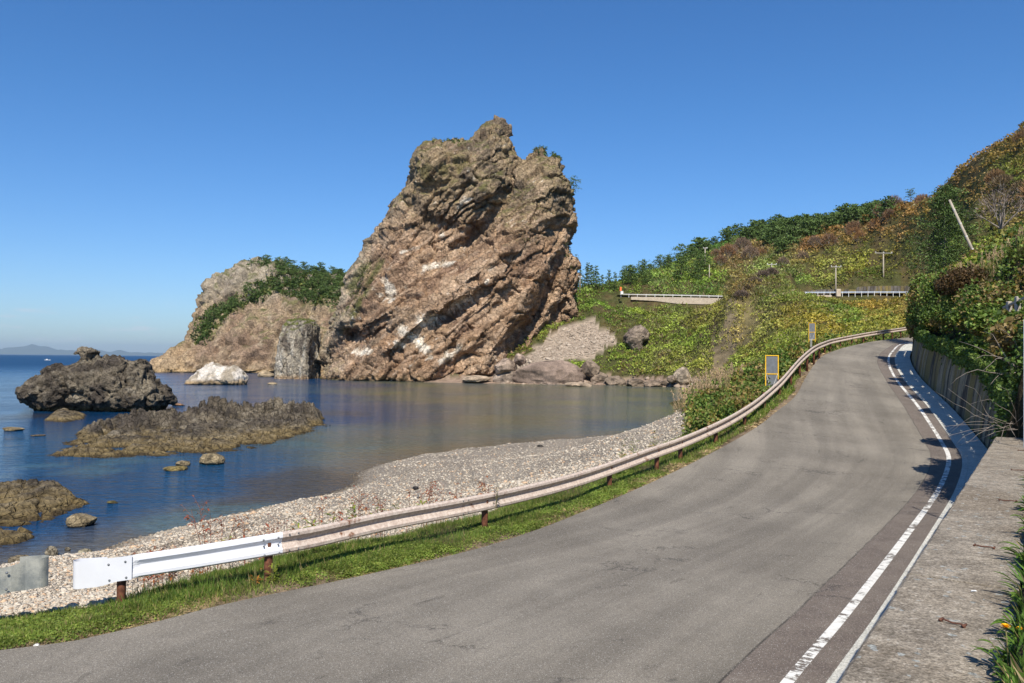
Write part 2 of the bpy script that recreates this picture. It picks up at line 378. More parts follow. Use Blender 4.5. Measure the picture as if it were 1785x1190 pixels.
def walltop():
    q = NT('weathered_wall_concrete'); v = q.coord('Pos'); n1 = q.noise(v, 2.4, 8, 0.75, 0.3); n0 = q.noise(v, 0.7, 4, 0.6); g = q.voro(v, 85, out='Color')
    g2 = q.voro(v, 28, out='Color'); s1 = q.n('ShaderNodeSeparateColor'); q.l(g, s1.inputs[0]); s2 = q.n('ShaderNodeSeparateColor'); q.l(g2, s2.inputs[0])
    m = q.n('ShaderNodeMapping'); q.l(v, m.inputs[0]); m.inputs['Rotation'].default_value = (0, 0, 0.9); m.inputs['Scale'].default_value = (1, 1.5, 1)
    n3 = q.noise(m.outputs[0], 16, 6, 0.85)
    c = q.mix(q.rng(n1, 0.35, 0.65), (0.20, 0.172, 0.135), (0.34, 0.295, 0.232)); c = q.mix(q.rng(n0, 0.45, 0.65, 0, 0.5), c, (0.18, 0.14, 0.095))
    c = q.mix(q.math('MULTIPLY', q.rng(n3, 0.52, 0.7), 0.7), c, (0.40, 0.37, 0.32))
    c = q.mix(q.rng(s2.outputs[0], 0.965, 0.98), c, (0.30, 0.31, 0.29))
    k = q.math('MULTIPLY', q.rng(s1.outputs[0], 0, 1, 0.60, 1.40, False), q.rng(n3, 0.25, 0.75, 0.62, 1.35))
    return q.fin(q.val(c, k), 0.95, q.bump(s1.outputs[1], 0.005, 0.7, q.bump(n3, 0.012, 1, q.bump(n1, 0.02))), spec=0.15)
M_WTOP = walltop()
M_FWALL = concrete('stained_wall_concrete', (0.23, 0.20, 0.14), (0.33, 0.28, 0.18), True)
Kin = Ap; Kout = Wp + Wn*1.30
def slabs():
    ac = arc(Kin); s = 0.0; mb = MB(); i0 = 16
    start, end = ac[24], ac[-1]; s = start
    def at(line, s): return np.array([np.interp(s, ac, line[:, k]) for k in range(3)])
    while s < end-0.6:
        e = s+0.585
        a0, a1, b0, b1 = at(Kin, s), at(Kin, e), at(Kout, s), at(Kout, e)
        # kerb lip (pale) + channel cover
        for u0, u1, z in ((0.0, 0.17, 0.014), (0.174, 1.0, 0.010)):
            q = [a0+(b0-a0)*u0, a1+(b1-a1)*u0, a1+(b1-a1)*u1, a0+(b0-a0)*u1]
            z = z + 0.002*math.sin(s*7.3)
            top = [p+[0, 0, z] for p in q]; bot = [p+[0, 0, -0.12] for p in q]
            mb.add(bot+top, [(0, 1, 2, 3), (7, 6, 5, 4), (0, 4, 5, 1), (1, 5, 6, 2), (2, 6, 7, 3), (3, 7, 4, 0)])
        s += 0.6
    return mb
o = slabs().build('gutter', M_KERB); o['kind'] = 'structure'

# ------------------------------------------------------------------ retaining walls
kS = 40   # near wall runs straight
wdir = np.array([0.555, 0.832]); wdir /= np.linalg.norm(wdir); wnr = np.array([wdir[1], -wdir[0]])
def wedge(s, o, z): p = np.array([1.59, 3.95]) + wdir*s + wnr*o; return np.array([p[0], p[1], z])
ZT = EYE-1.6
def near_wall():
    root = empty('retaining_wall', (1.59, 3.95, Z0), 'low concrete retaining wall with a wide weathered flat top in the right foreground', 'wall')
    a, b = wedge(-14, 0, 0), wedge(16.1, 0, 0); mb = MB(); rg = np.random.default_rng(5)
    cuts = [-14, -9.0, -4.2, 2.53, 9.4, 16.1]
    for i in range(len(cuts)-1):
        s0, s1 = cuts[i]+0.021, cuts[i+1]-0.021; n = int((s1-s0)/0.12)
        V = []; F = []
        for k in range(n+1):
            s = s0+(s1-s0)*k/n; e1, e2 = rg.normal(0, 0.004, 2)
            zt = 0.004*math.sin(s*3)
            prof = [(-0.10, Z0-0.7), (e1, ZT-0.02+zt), (0.022+e2, ZT+zt), (0.36, ZT+0.004*math.sin(s*2+1)), (0.72, ZT-0.004), (0.74, ZT-0.5)]
            V += [wedge(s, o_, z) for o_, z in prof]
        m = 6
        for k in range(n):
            for j in range(m-1): F.append((k*m+j, (k+1)*m+j, (k+1)*m+j+1, k*m+j+1))
        F.append(tuple(range(m))); F.append(tuple(range(n*m+m-1, n*m-1, -1)))
        mb.add(V, F)
    w = mb.build('wall_body', M_WTOP); w.parent = root; w.matrix_parent_inverse = Matrix.Translation(-root.location)
    return root
near_wall()
# far, higher wall leaning back under the vines
far_i = [i for i in range(n_st) if 23.5 < Wp[i, 1] < 60]
fb = Wp[far_i] + Wn[far_i]*1.32
ac_f = arc(fb); hgt = np.interp(ac_f, [0, 2.5, 6, ac_f[-1]], [1.75, 2.1, 2.4, 1.75])
ft = fb + Wn[far_i]*0.42 + np.stack([np.zeros(len(fb)), np.zeros(len(fb)), hgt], 1)
def far_wall():
    root = empty('retaining_wall', tuple(fb[0]), 'tall stained concrete retaining wall overhung by vines on the right of the bend', 'wall')
    V = []; m = 5; n = len(fb)
    for i in range(n):
        nn = Wn[far_i][i]
        V += [fb[i]-[0, 0, .5], fb[i]*.5+ft[i]*.5, ft[i], ft[i]+nn*0.35, ft[i]+nn*0.4-[0, 0, 2.0]]
    F = [(i*m+j, (i+1)*m+j, (i+1)*m+j+1, i*m+j+1) for i in range(n-1) for j in range(m-1)] + [tuple(range(m)), tuple(range(n*m-1, n*m-m-1, -1))]
    o = mesh_np('wall_body', np.array(V), F, M_FWALL); o.parent = root; o.matrix_parent_inverse = Matrix.Translation(-root.location)
    return root
far_wall()

# ------------------------------------------------------------------ guard rail path (top edge of the beam)
rp = [(135, 978, 11.9), (230, 967, 12.1), (360, 948, 12.4), (490, 927, 12.8), (560, 915, 13.4), (674, 891, 14.5), (857, 858, 16.6), (1010, 822, 19.3), (1131, 781, 22.2),
      (1197, 758, 24.2), (1263, 729, 27), (1308, 703, 30), (1337, 681, 32.8), (1363, 658, 36), (1387, 631, 40), (1400, 618, 43), (1419, 603, 48), (1437, 595, 54),
      (1459, 589, 60), (1520, 578, 69), (1585, 569, 81), (1640, 560, 92)]
RT = np.array([P(*q) for q in rp]); RG = RT - [0, 0, 0.75]
# ------------------------------------------------------------------ terrain: heights interpolated from measured points
C = []
def add(pts): C.extend([tuple(map(float, p)) for p in pts])
def addp(*pts): add([tuple(P(*q)) for q in pts])
add(Lp[::3]); add(RG[1:]); add(Kout[::3] - [0, 0, 0.05])
add((Lp[:24:4]+RG[0])/2*0 + Lp[:24:4] + np.array([-0.6, 1.5, -0.15]))
add([(-14, 10, Z0-.5), (-20, 9, Z0-.5), (-30, 6, Z0-.5)])
# behind the rail
Rn = perp(RG)
add(RG[2:11] - Rn[2:11]*1.0 - [0, 0, 0.06]); add(RG[3:11] - Rn[3:11]*2.0 - [0, 0, 0.30]); add(RG[3:10] - Rn[3:10]*4.6 - [0, 0, 1.5]); add(RG[10:] - Rn[10:]*2.0 - [0, 0, 0.5]); add(RG[10:17] - Rn[10:17]*6 - [0, 0, 1.8])
SHpx = [(-250, 1045), (-60, 1000), (30, 984), (100, 975), (158, 970), (202, 950), (268, 932), (336, 915), (430, 893), (520, 873), (590, 857), (612, 840), (618, 828), (645, 816), (700, 801), (780, 789), (860, 780), (930, 773), (1000, 768), (1090, 759), (1190, 751), (1235, 749)]
SH = PZ([a for a, b in SHpx], [b for a, b in SHpx], 0.0)
add(SH); Sn = perp(SH)
add(SH - Sn*4 - [0, 0, 1.0]); add(SH - Sn*14 - [0, 0, 2.5])
add(SH[2:] + Sn[2:]*1.6 + [0, 0, 0.45])
addp((100, 1042, 14.8), (20, 1062, 13.4), (100, 1000, 19.3), (230, 985, 17.5), (400, 960, 21.5), (640, 900, 28), (860, 850, 37), (1000, 800, 50), (1150, 772, 60), (560, 920, 24), (800, 820, 44))
addp((1200, 760, 50), (1250, 722, 42), (1300, 690, 40), (1230, 740, 44))
# gully between the bend and the far slope
addp((1240, 690, 90), (1300, 670, 90), (1350, 640, 90), (1400, 615, 90), (1270, 672, 150), (1235, 671, 185), (1290, 664, 170), (1440, 592, 100), (1500, 586, 98), (1560, 577, 100), (1330, 640, 140))
# far side of the bay
addp((1100, 672, 220), (1000, 672, 219), (900, 670, 222), (1180, 676, 205), (1215, 677, 196), (1262, 664, 204), (1262, 655, 207))
add([(P(x, 675, 205)[0], 190, -2.0) for x in (700, 850, 1000, 1120)] + [(0, 150, -3), (-40, 150, -3), (20, 110, -3), (40, 160, -3)])
addp((1100, 655, 226), (1180, 655, 214), (1100, 600, 243), (1180, 600, 236), (1000, 610, 243), (930, 630, 240), (880, 650, 236), (1100, 550, 258), (1200, 552, 246), (1000, 560, 262), (1000, 520, 275), (1040, 530, 262), (960, 585, 255),
     (1240, 640, 209), (1240, 600, 218), (1250, 560, 228), (1290, 620, 190), (1300, 580, 200), (1290, 540, 222))
addp((1345, 466, 236), (1312, 482, 230), (1285, 508, 224), (1262, 540, 220), (1340, 520, 214), (1340, 570, 180), (1340, 600, 150), (1380, 506, 228), (1380, 475, 243))
addp((1400, 590, 115), (1400, 560, 160), (1400, 530, 205), (1450, 575, 118), (1450, 548, 165), (1450, 528, 212), (1500, 572, 118), (1500, 548, 165), (1500, 528, 212), (1580, 570, 112), (1580, 546, 150), (1600, 526, 205))
UP1 = [(1398, 513, 241), (1450, 512, 239.5), (1500, 511.5, 237), (1560, 511.5, 235), (1625, 511.5, 231)]
UP2 = [(1075, 514, 275), (1110, 515, 272), (1150, 516, 269), (1210, 517, 265), (1275, 518, 260)]
def bench(line, dfront, zfront, back, n=14):
    p = np.array([P(*q) for q in line]); a = np.linspace(0, 1, len(p)); t = np.linspace(0, 1, n); q = np.stack([np.interp(t, a, p[:, k]) for k in range(3)], 1); nn = perp(q)
    add(q - [0, 0, .15]); add(q - nn*back - [0, 0, .15]); add(q + nn*dfront - [0, 0, zfront]); add(q + nn*(dfront+5) - [0, 0, zfront+3.6])
bench(UP1, 1.6, 1.6, 5.5); bench(UP2, 1.6, 1.9, 5.5)
addp((1540, 556, 130), (1540, 546, 160), (1540, 534, 192), (1540, 528, 212), (1580, 556, 125), (1580, 536, 182), (1580, 528, 206), (1620, 562, 110), (1620, 550, 135), (1620, 538, 170), (1620, 530, 198), (1500, 536, 190), (1600, 572, 98))
addp((1400, 498, 248), (1450, 497, 247), (1500, 488, 244), (1560, 487, 242), (1620, 486, 238))
addp((1020, 505, 285), (1040, 508, 280))
addp((1140, 490, 290), (1200, 485, 288), (1260, 490, 280), (1230, 475, 292), (1300, 470, 285))
addp((1440, 470, 262), (1500, 455, 262), (1560, 440, 255), (1400, 440, 285), (1300, 440, 310), (1660, 430, 262), (1720, 420, 185), (1760, 400, 140), (1700, 350, 190), (1600, 400, 285), (1500, 410, 290))
addp((1785, 278, 190), (1740, 296, 205), (1700, 310, 220), (1670, 321, 230), (1640, 331, 240), (1610, 340, 255), (1580, 352, 270), (1540, 368, 295), (1500, 384, 320), (1400, 396, 340), (1290, 416, 350), (1215, 444, 350), (1180, 458, 330), (1100, 492, 320), (1040, 500, 300), (2000, 170, 180), (2400, 60, 170))
addp((1785, 300, 250), (1700, 330, 300), (1580, 390, 360), (1400, 430, 430), (1215, 480, 430), (1100, 530, 400))   # falls away behind the crest
add([(P(700, 600, 330)[0], 330, -3), (P(900, 600, 340)[0], 345, -3), (P(1000, 600, 400)[0], 420, -3), (-300, 500, -3)])
# bank on the right above the far wall
wt = ft + Wn[far_i]*0.5
add(wt[::3] - [0, 0, 0.1]); add([tuple(wedge(s, 0.55, ZT-0.03)) for s in np.arange(-10, 16, 1.2)]); add([tuple(wedge(s, 0.0, Z0)) for s in np.arange(-10, 15.8, 1.2)])
add([tuple(wedge(s, 2.2, ZT-0.05)) for s in np.arange(-10, 12, 3)])
addp((1598, 512, 50), (1612, 497, 51), (1645, 487, 49), (1600, 530, 50), (1600, 545, 51), (1700, 480, 42), (1785, 430, 36), (1785, 540, 21), (1850, 540, 17), (1785, 600, 19), (1700, 560, 33), (1640, 560, 42), (1785, 640, 17.3), (1900, 420, 25), (2000, 300, 40), (2300, 100, 60), (1785, 400, 60), (1700, 440, 70), (1650, 500, 80), (2200, 500, 12))
addp((1660, 520, 100), (1700, 480, 100), (1785, 420, 100), (1650, 530, 150))
add([(20, 0, ZT+1), (10, -5, ZT), (30, 10, ZT+5), (60, 10, 25), (5, -8, ZT), (-6, -20, Z0)])
C = np.array(C)
def wrp(X, Y):
    r = np.hypot(X, Y)+1.5; return np.stack([np.arctan2(X, np.maximum(Y, -50)+0*X)*1.0, np.log(r)], 1)
_, ui = np.unique(np.round(wrp(C[:, 0], C[:, 1]), 3), axis=0, return_index=True); C = C[np.sort(ui)]
Cw = wrp(C[:, 0], C[:, 1]); K = np.linalg.norm(Cw[:, None]-Cw[None], axis=2)
nC = len(C); A = np.zeros((nC+3, nC+3)); A[:nC, :nC] = K - np.eye(nC)*2e-4; A[:nC, nC] = 1; A[:nC, nC+1:] = Cw; A[nC, :nC] = 1; A[nC+1:, :nC] = Cw.T
coef = np.linalg.solve(A, np.concatenate([C[:, 2], [0, 0, 0]]))
def HT(X, Y):
    X = np.asarray(X, float).ravel(); Y = np.asarray(Y, float).ravel(); out = np.empty(len(X))
    for i in range(0, len(X), 20000):
        q = wrp(X[i:i+20000], Y[i:i+20000]); out[i:i+20000] = np.linalg.norm(q[:, None]-Cw[None], axis=2)@coef[:nC] + coef[nC] + q@coef[nC+1:]
    return out
def sdl(X, Y, line):      # signed distance to a polyline in plan, + on the right of travel; also height at nearest point
    best = np.full(len(X), 1e9); sg = np.zeros(len(X)); hz = np.zeros(len(X))
    for a, b in zip(line[:-1], line[1:]):
        d = b-a; l2 = d[0]**2+d[1]**2+1e-12
        t = np.clip(((X-a[0])*d[0]+(Y-a[1])*d[1])/l2, 0, 1); qx, qy = a[0]+t*d[0]-X, a[1]+t*d[1]-Y
        dd = np.hypot(qx, qy); s = (X-a[0])*d[1]-(Y-a[1])*d[0]; m = dd < best-1e-9
        best = np.where(m, dd, best); sg = np.where(m, np.sign(s), sg); hz = np.where(m, a[2]+t*d[2], hz)
    return best*sg, hz
def inpoly(x, y, poly):
    r = np.zeros(len(x), bool); n = len(poly)
    for i in range(n):
        x0, y0 = poly[i]; x1, y1 = poly[(i+1) % n]
        c = ((y0 > y) != (y1 > y)) & (x < (x1-x0)*(y-y0)/((y1-y0) if y1 != y0 else 1e-9)+x0); r ^= c
    return r
na, nr = 760, 520
az = np.radians(np.linspace(-50, 46, na)); rr = np.exp(np.linspace(math.log(3.0), math.log(520), nr))
GX = (np.sin(az)[:, None]*rr[None]).ravel(); GY = (np.cos(az)[:, None]*rr[None]).ravel()
GZ = HT(GX, GY); GR = np.hypot(GX, GY)
dL, hL = sdl(GX, GY, Lp[::2]); dA, hA = sdl(GX, GY, Ap[::2]); dR, hR = sdl(GX, GY, RG); dS, _ = sdl(GX, GY, SH); dK, hK = sdl(GX, GY, Kout[::2])
inroad = (dL > -0.05) & (dK < 0.05)
GZ = np.where((dL > 0) & (dK < 0), np.minimum(hL+(hA-hL)*np.clip(dL/(dL-dA+1e-6), 0, 1), np.minimum(hL, hA)+5)-0.16, GZ)
edge = (dL <= 0) & (dL > -0.35); GZ = np.where(edge, GZ*(1-sst(-.35, 0, dL)) + (hL-0.03)*sst(-.35, 0, dL), GZ)
gp = np.stack([GX, GY, GZ*0], 1)
oW = (GX-1.59)*wnr[0]+(GY-3.95)*wnr[1]; sW = (GX-1.59)*wdir[0]+(GY-3.95)*wdir[1]
nearW = (sW < 16.3) & (oW > -3)
dF, hF = sdl(GX, GY, fb); _, hFt = sdl(GX, GY, ft)
GZ = np.where(nearW & (oW >= 0.75) & (oW < 9), np.maximum(GZ, ZT-0.10), GZ)
farW = (~nearW) & (GY > 15) & (GY < 61)
GZ = np.where(nearW & (oW > -0.6) & (oW < 0.42), hA-0.3, GZ); GZ = np.where(nearW & (oW >= 0.42) & (oW < 0.75), ZT-0.06, GZ)
GZ = np.where(farW & (dK > -0.5) & (dF < 0.45), hF-0.3, GZ); GZ = np.where(farW & (dF >= 0.45) & (dF < 0.95), hFt-0.06, GZ)
rough = sst(0.8, 3.5, -dL)*((dL < 0))
rightb = (dK > 0.9)
bumpA = np.where(dL < 0, rough, rightb*sst(0.9, 3.0, dK))
dU = np.minimum(np.abs(sdl(GX, GY, np.array([P(*q) for q in UP1]))[0]), np.abs(sdl(GX, GY, np.array([P(*q) for q in UP2]))[0]))
farv = np.clip(GR/140, 0.0, 1.6)*sst(4, 14, dU)
GZ = GZ + bumpA*(fbm(gp*0.55, 4, 3)*0.10 + fbm(gp*0.12, 4, 9)*farv*1.3*(GZ > 1.0))
gpx, gpy = proj(np.stack([GX, GY, GZ], 1))
SCREE = [(1034, 552), (1018, 562), (965, 575), (925, 615), (880, 640), (905, 655), (945, 632), (1010, 632), (1050, 618), (1048, 600), (1068, 598), (1072, 585), (1048, 577), (1044, 562)]
nse = fbm(gp*0.3, 4, 21)
def wpoly(poly, amp=6): return inpoly(gpx + nse*amp*2, gpy + fbm(gp*0.3, 4, 77)*amp*2, poly)
vw_ = np.interp(gpx, [-50, 180, 330, 500, 700, 1200], [0.15, 0.2, 1.5, 2.3, 2.9, 3.2])
isbeach = (dR < -vw_ - 0.5*fbm(gp*0.8, 3, 5)) & (dL < -0.8 - 0.35*fbm(gp*0.9, 3, 51)) & (gpx < 1222+nse*20) & (GY < 130) & (dS > -30) & (GZ < 5.0)
isbeach |= (GR < 130) & (GZ < -0.15) & (gpx < 1300)
far_beach = inpoly(gpx, gpy, [(1195, 668), (1270, 657), (1300, 668), (1290, 690), (1190, 700)]) & (GR > 120) & (GZ < 1.6)
isverge = (~isbeach) & (dL > -4.6) & (GR < 110) & (gpx < 1640)
scree = wpoly(SCREE) & (GR > 200)
bare = inpoly(gpx+nse*25, gpy+nse*20, [(1282, 530), (1320, 540), (1310, 600), (1260, 655), (1235, 662), (1238, 600), (1262, 560)]) & (GR > 120)
tan = inpoly(gpx+nse*20, gpy+nse*20, [(1290, 535), (1330, 525), (1325, 580), (1290, 610)])
gcol = np.tile([0.060, 0.062, 0.022], (len(GX), 1))
gcol = mixc(gcol, (0.085, 0.065, 0.03), sst(-0.2, 0.4, nse))
gcol[scree] = (0.31, 0.25, 0.195); gcol[bare] = (0.15, 0.12, 0.075); gcol[tan] = (0.17, 0.14, 0.065)
low = (GR > 150) & (GZ < 2.2) & (gpx < 1240); gcol[low] = (0.26, 0.19, 0.14)
gcol[far_beach] = (0.40, 0.35, 0.28)
gcol[isverge] = (0.105, 0.085, 0.045); nl = (dL > -0.28) & (dL < 0.1) & isverge; gcol[nl] = (0.22, 0.165, 0.11)
gcol[(dK > 0) & (GR < 60)] = (0.055, 0.045, 0.025)
bcol = np.ones((len(GX), 3)); wet = sst(0.26, 0.0, GZ); bcol = mixc(bcol, (0.38, 0.34, 0.28), wet)
GV = np.stack([GX, GY, GZ], 1)
idx = np.arange(na*nr).reshape(na, nr); F0 = np.stack([idx[:-1, :-1], idx[1:, :-1], idx[1:, 1:], idx[:-1, 1:]], 2).reshape(-1, 4)
keep = (GZ[F0].max(1) > -2.2); 
fb_ = isbeach[F0].sum(1) >= 2; fv_ = (isverge[F0].sum(1) >= 2) & ~fb_; fh_ = ~(fb_ | fv_)
under = ((dL > 0.4) & (dK < -0.3))[F0].all(1)
def sub(name, fm, colv, mat):
    F = F0[fm & keep & ~under]; u, inv = np.unique(F, return_inverse=True)
    o = mesh_np(name, GV[u], inv.reshape(-1, 4), mat, col=colv[u], smooth=True); o['kind'] = 'structure'; return o
sub('beach', fb_, bcol, M_BEACH); sub('road_verge', fv_, gcol, M_SOIL); sub('hillside', fh_, gcol, M_SOIL)

# ------------------------------------------------------------------ sea
def sea():
    naz = np.radians(np.concatenate([np.linspace(-180, -50, 20)[:-1], np.linspace(-50, 50, 160), np.linspace(50, 180, 20)[1:-1]]))
    r = np.exp(np.linspace(math.log(8), math.log(45000), 240)); X = np.sin(naz)[:, None]*r; Y = np.cos(naz)[:, None]*r
    V = np.stack([X.ravel(), Y.ravel(), np.zeros(X.size)], 1); n = len(naz)
    ii = np.arange(n*240).reshape(n, 240); jj = np.roll(ii, -1, 0)
    F = np.stack([ii[:, :-1], jj[:, :-1], jj[:, 1:], ii[:, 1:]], 2).reshape(-1, 4)
    px, py = proj(V); fwd = V[:, 1] > 5
    nz_ = fbm(V*[0.03, 0.03, 1], 4, 4); nz2 = fbm(V*[0.09, 0.07, 1], 4, 8)
    dS_, _ = sdl(V[:, 0], V[:, 1], SH)
    deep = np.array([0.003, 0.034, 0.095]); mid = np.array([0.010, 0.065, 0.125]); bay = np.array([0.118, 0.118, 0.045]); edge_ = np.array([0.10, 0.085, 0.055])
    c = np.tile(deep, (len(V), 1))
    R = np.hypot(V[:, 0], V[:, 1])
    c = mixc(c, mid, sst(260, 90, R)*0.55*sst(-0.2, 0.5, nz_))
    b = sst(520, 760, px+nz_*260)*sst(330, 210, R)*fwd; c = mixc(c, bay, np.clip(b, 0, 1)*(0.72+0.5*nz2).clip(0, 1))
    c = mixc(c, (0.02, 0.035, 0.045), sst(-14, -26, dS_)*0*b)
    c = mixc(c, edge_, sst(-5.5-4*nz_, -0.3, dS_)*(R < 130)*fwd*0.8)
    # weed and sand patches seen through the shallow water
    c = mixc(c, (0.035, 0.028, 0.02), sst(0.18, 0.42, nz2)*(R < 110)*0.7); c = mixc(c, (0.055, 0.11, 0.12), sst(0.22, 0.5, fbm(V*[0.16, 0.3, 1], 3, 19))*(R < 75)*(px < 700)*0.6)
    q = NT('sea_water'); v = q.coord('Pos'); m = q.n('ShaderNodeMapping'); q.l(v, m.inputs[0]); m.inputs['Rotation'].default_value = (0, 0, 0.25); m.inputs['Scale'].default_value = (0.45, 1, 1)
    w1 = q.noise(m.outputs[0], 0.9, 4, 0.55, 0.4); w2 = q.noise(m.outputs[0], 3.3, 4, 0.6, 0.3); w3 = q.noise(v, 0.06, 4, 0.6)
    vor = q.voro(v, 0.8, 'DISTANCE_TO_EDGE'); peb = q.noise(v, 2.6, 4, 0.7)
    amp = q.rng(w3, 0.35, 0.65, 0.35, 1.0)
    hgt_ = q.math('MULTIPLY', q.math('ADD', q.math('MULTIPLY', w1, 1.0), q.math('MULTIPLY', w2, 0.6)), amp)
    cc = q.val(q.attr(), q.rng(peb, 0.3, 0.7, 0.7, 1.3))
    q.fin(cc, 0.08, q.bump(hgt_, 0.27, 1.0), spec=0.24); q.b.inputs['IOR'].default_value = 1.33
    ln_ = q.n('ShaderNodeVectorMath'); ln_.operation = 'LENGTH'; q.l(v, ln_.inputs[0]); q.l(q.rng(ln_.outputs['Value'], 60, 700, 0.07, 0.42), q.b.inputs['Roughness'])
    o = mesh_np('sea', V, F, q.m, col=c, smooth=True); o['kind'] = 'structure'
sea()

# ------------------------------------------------------------------ rocks
def get_np(me):
    V = np.empty(len(me.vertices)*3, np.float32); me.vertices.foreach_get('co', V); V = V.reshape(-1, 3).astype(float)
    lt = np.empty(len(me.polygons), np.int32); me.polygons.foreach_get('loop_total', lt)
    vi = np.empty(len(me.loops), np.int32); me.loops.foreach_get('vertex_index', vi)
    if (lt == 4).all(): F = vi.reshape(-1, 4)
    else:
        ls = np.concatenate([[0], np.cumsum(lt)[:-1]]); F = [tuple(vi[a:a+b]) for a, b in zip(ls, lt)]
    return V, F
def remesh(V, F, res, smooth=0):
    o = mesh_np('tmp', V, F); m = o.modifiers.new('r', 'REMESH'); m.mode = 'VOXEL'; m.voxel_size = res
    if smooth: s = o.modifiers.new('s', 'SMOOTH'); s.iterations = smooth; s.factor = 0.5
    dg = bpy.context.evaluated_depsgraph_get(); me = bpy.data.meshes.new_from_object(o.evaluated_get(dg))
    V2, F2 = get_np(me); old = o.data; bpy.data.objects.remove(o); bpy.data.meshes.remove(old); bpy.data.meshes.remove(me); return V2, F2
def vnorm(V, F):
    if not isinstance(F, np.ndarray): F = np.array([f[:3] for f in F])
    n = np.zeros_like(V); fn = np.cross(V[F[:, 2]]-V[F[:, 0]], V[F[:, -1]]-V[F[:, 1]])
    for k in range(F.shape[1]): np.add.at(n, F[:, k], fn)
    return n/(np.linalg.norm(n, axis=1)[:, None]+1e-9)
def edist(x, y, poly):
    b = np.full(len(x), 1e9); n = len(poly)
    for i in range(n):
        a, c = poly[i], poly[(i+1) % n]; d = c-a; t = np.clip(((x-a[0])*d[0]+(y-a[1])*d[1])/(d@d+1e-12), 0, 1)
        b = np.minimum(b, np.hypot(a[0]+t*d[0]-x, a[1]+t*d[1]-y))
    return b
def inflate(poly_px, Y, thick, w, res, lean=0.0, relief=None, base=True, back=1.0, power=2.0, dz=None):
    """solid rock from an outline at distance Y: real thickness in front of and behind the outline plane"""
    pts = P([p[0] for p in poly_px], [p[1] for p in poly_px], np.full(len(poly_px), float(Y)))
    pl = pts[:, [0, 2]]
    if base:
        dz = dz if dz is not None else w*0.9
        pl = np.vstack([pl, [pl[-1, 0], -dz], [pl[0, 0], -dz]])
    x = np.arange(pl[:, 0].min()-res, pl[:, 0].max()+res, res); z = np.arange(pl[:, 1].min()-res, pl[:, 1].max()+res, res)
    X, Z = np.meshgrid(x, z, indexing='ij'); xf, zf = X.ravel(), Z.ravel()
    ins = inpoly(xf, zf, pl); d = np.where(ins, edist(xf, zf, pl), 0)
    s = np.clip(d/w, 0, 1); t = (1-(1-s)**power)**(1/power)
    tf = t*thick
    if relief is not None:
        qx, qy = proj(np.stack([xf, np.full(len(xf), float(Y)), zf], 1)); tf = tf + relief(qx, qy, xf, zf)*np.clip(d/(w*0.35), 0, 1)
    tf = np.maximum(tf, 0.02*thick*ins)
    yc = Y + lean*zf
    idx_ = -np.ones(len(xf), int); keepv = ins; idx_[keepv] = np.arange(keepv.sum()); nk = keepv.sum()
    Vf = np.stack([xf, yc-tf, zf], 1)[keepv]; Vb = np.stack([xf, yc+t*thick*back+0.02, zf], 1)[keepv]
    g = np.arange(len(xf)).reshape(X.shape); q = np.stack([g[:-1, :-1], g[1:, :-1], g[1:, 1:], g[:-1, 1:]], 2).reshape(-1, 4)
    q = q[keepv[q].all(1)]; Ff = idx_[q]; Fb = Ff[:, ::-1]+nk
    # stitch the boundary
    e = np.concatenate([Ff[:, [0, 1]], Ff[:, [1, 2]], Ff[:, [2, 3]], Ff[:, [3, 0]]]); es = set(map(tuple, e)); bd = [(a, b) for a, b in es if (b, a) not in es]
    Fs = np.array([(b, a, a+nk, b+nk) for a, b in bd]); F = np.concatenate([Ff, Fb, Fs])
    return np.vstack([Vf, Vb]), F
def join(parts):
    V = []; F = []; b = 0
    for v, f in parts: V.append(v); F.append(f+b); b += len(v)
    return np.vstack(V), np.concatenate(F)
def gauss_line(qx, qy, pts, wd):
    pts = np.array(pts, float); b = np.full(len(qx), 1e9)
    for a, c in zip(pts[:-1], pts[1:]):
        d = c-a; t = np.clip(((qx-a[0])*d[0]+(qy-a[1])*d[1])/(d@d), 0, 1); b = np.minimum(b, np.hypot(a[0]+t*d[0]-qx, a[1]+t*d[1]-qy))
    return np.exp(-(b/wd)**2)
def rbf2(ctrl):
    c = np.array(ctrl, float); K_ = np.linalg.norm(c[:, None, :2]-c[None, :, :2], axis=2); n = len(c)
    A_ = np.zeros((n+3, n+3)); A_[:n, :n] = K_; A_[:n, n] = 1; A_[:n, n+1:] = c[:, :2]; A_[n, :n] = 1; A_[n+1:, :n] = c[:, :2].T
    w_ = np.linalg.solve(A_, np.concatenate([c[:, 2], [0, 0, 0]]))
    def f(x, y):
        q = np.stack([x, y], 1); out = np.empty(len(q))
        for i in range(0, len(q), 40000): k = q[i:i+40000]; out[i:i+40000] = np.linalg.norm(k[:, None]-c[None, :, :2], axis=2)@w_[:n]+w_[n]+k@w_[n+1:]
        return out
    return f

def strata(V, ang, per, seed, warp=0.35, xy=0.5):
    """saw-tooth bedding: slabs rising to the right, undercut below"""
    q = V*1.0; n0 = fbm(q/per*0.55, 4, seed)*warp*2.2
    v = (-q[:, 0]*math.sin(ang)+q[:, 2]*math.cos(ang)+q[:, 1]*xy*0.3)/per + n0
    f = v - np.floor(v); k = np.floor(v)
    amp = 0.5+0.9*_h(k.astype(np.int64), np.zeros(len(k), np.int64), np.zeros(len(k), np.int64), seed)
    return (np.where(f < 0.82, 1-f/0.82, (f-0.82)/0.18) - 0.5)*amp, v

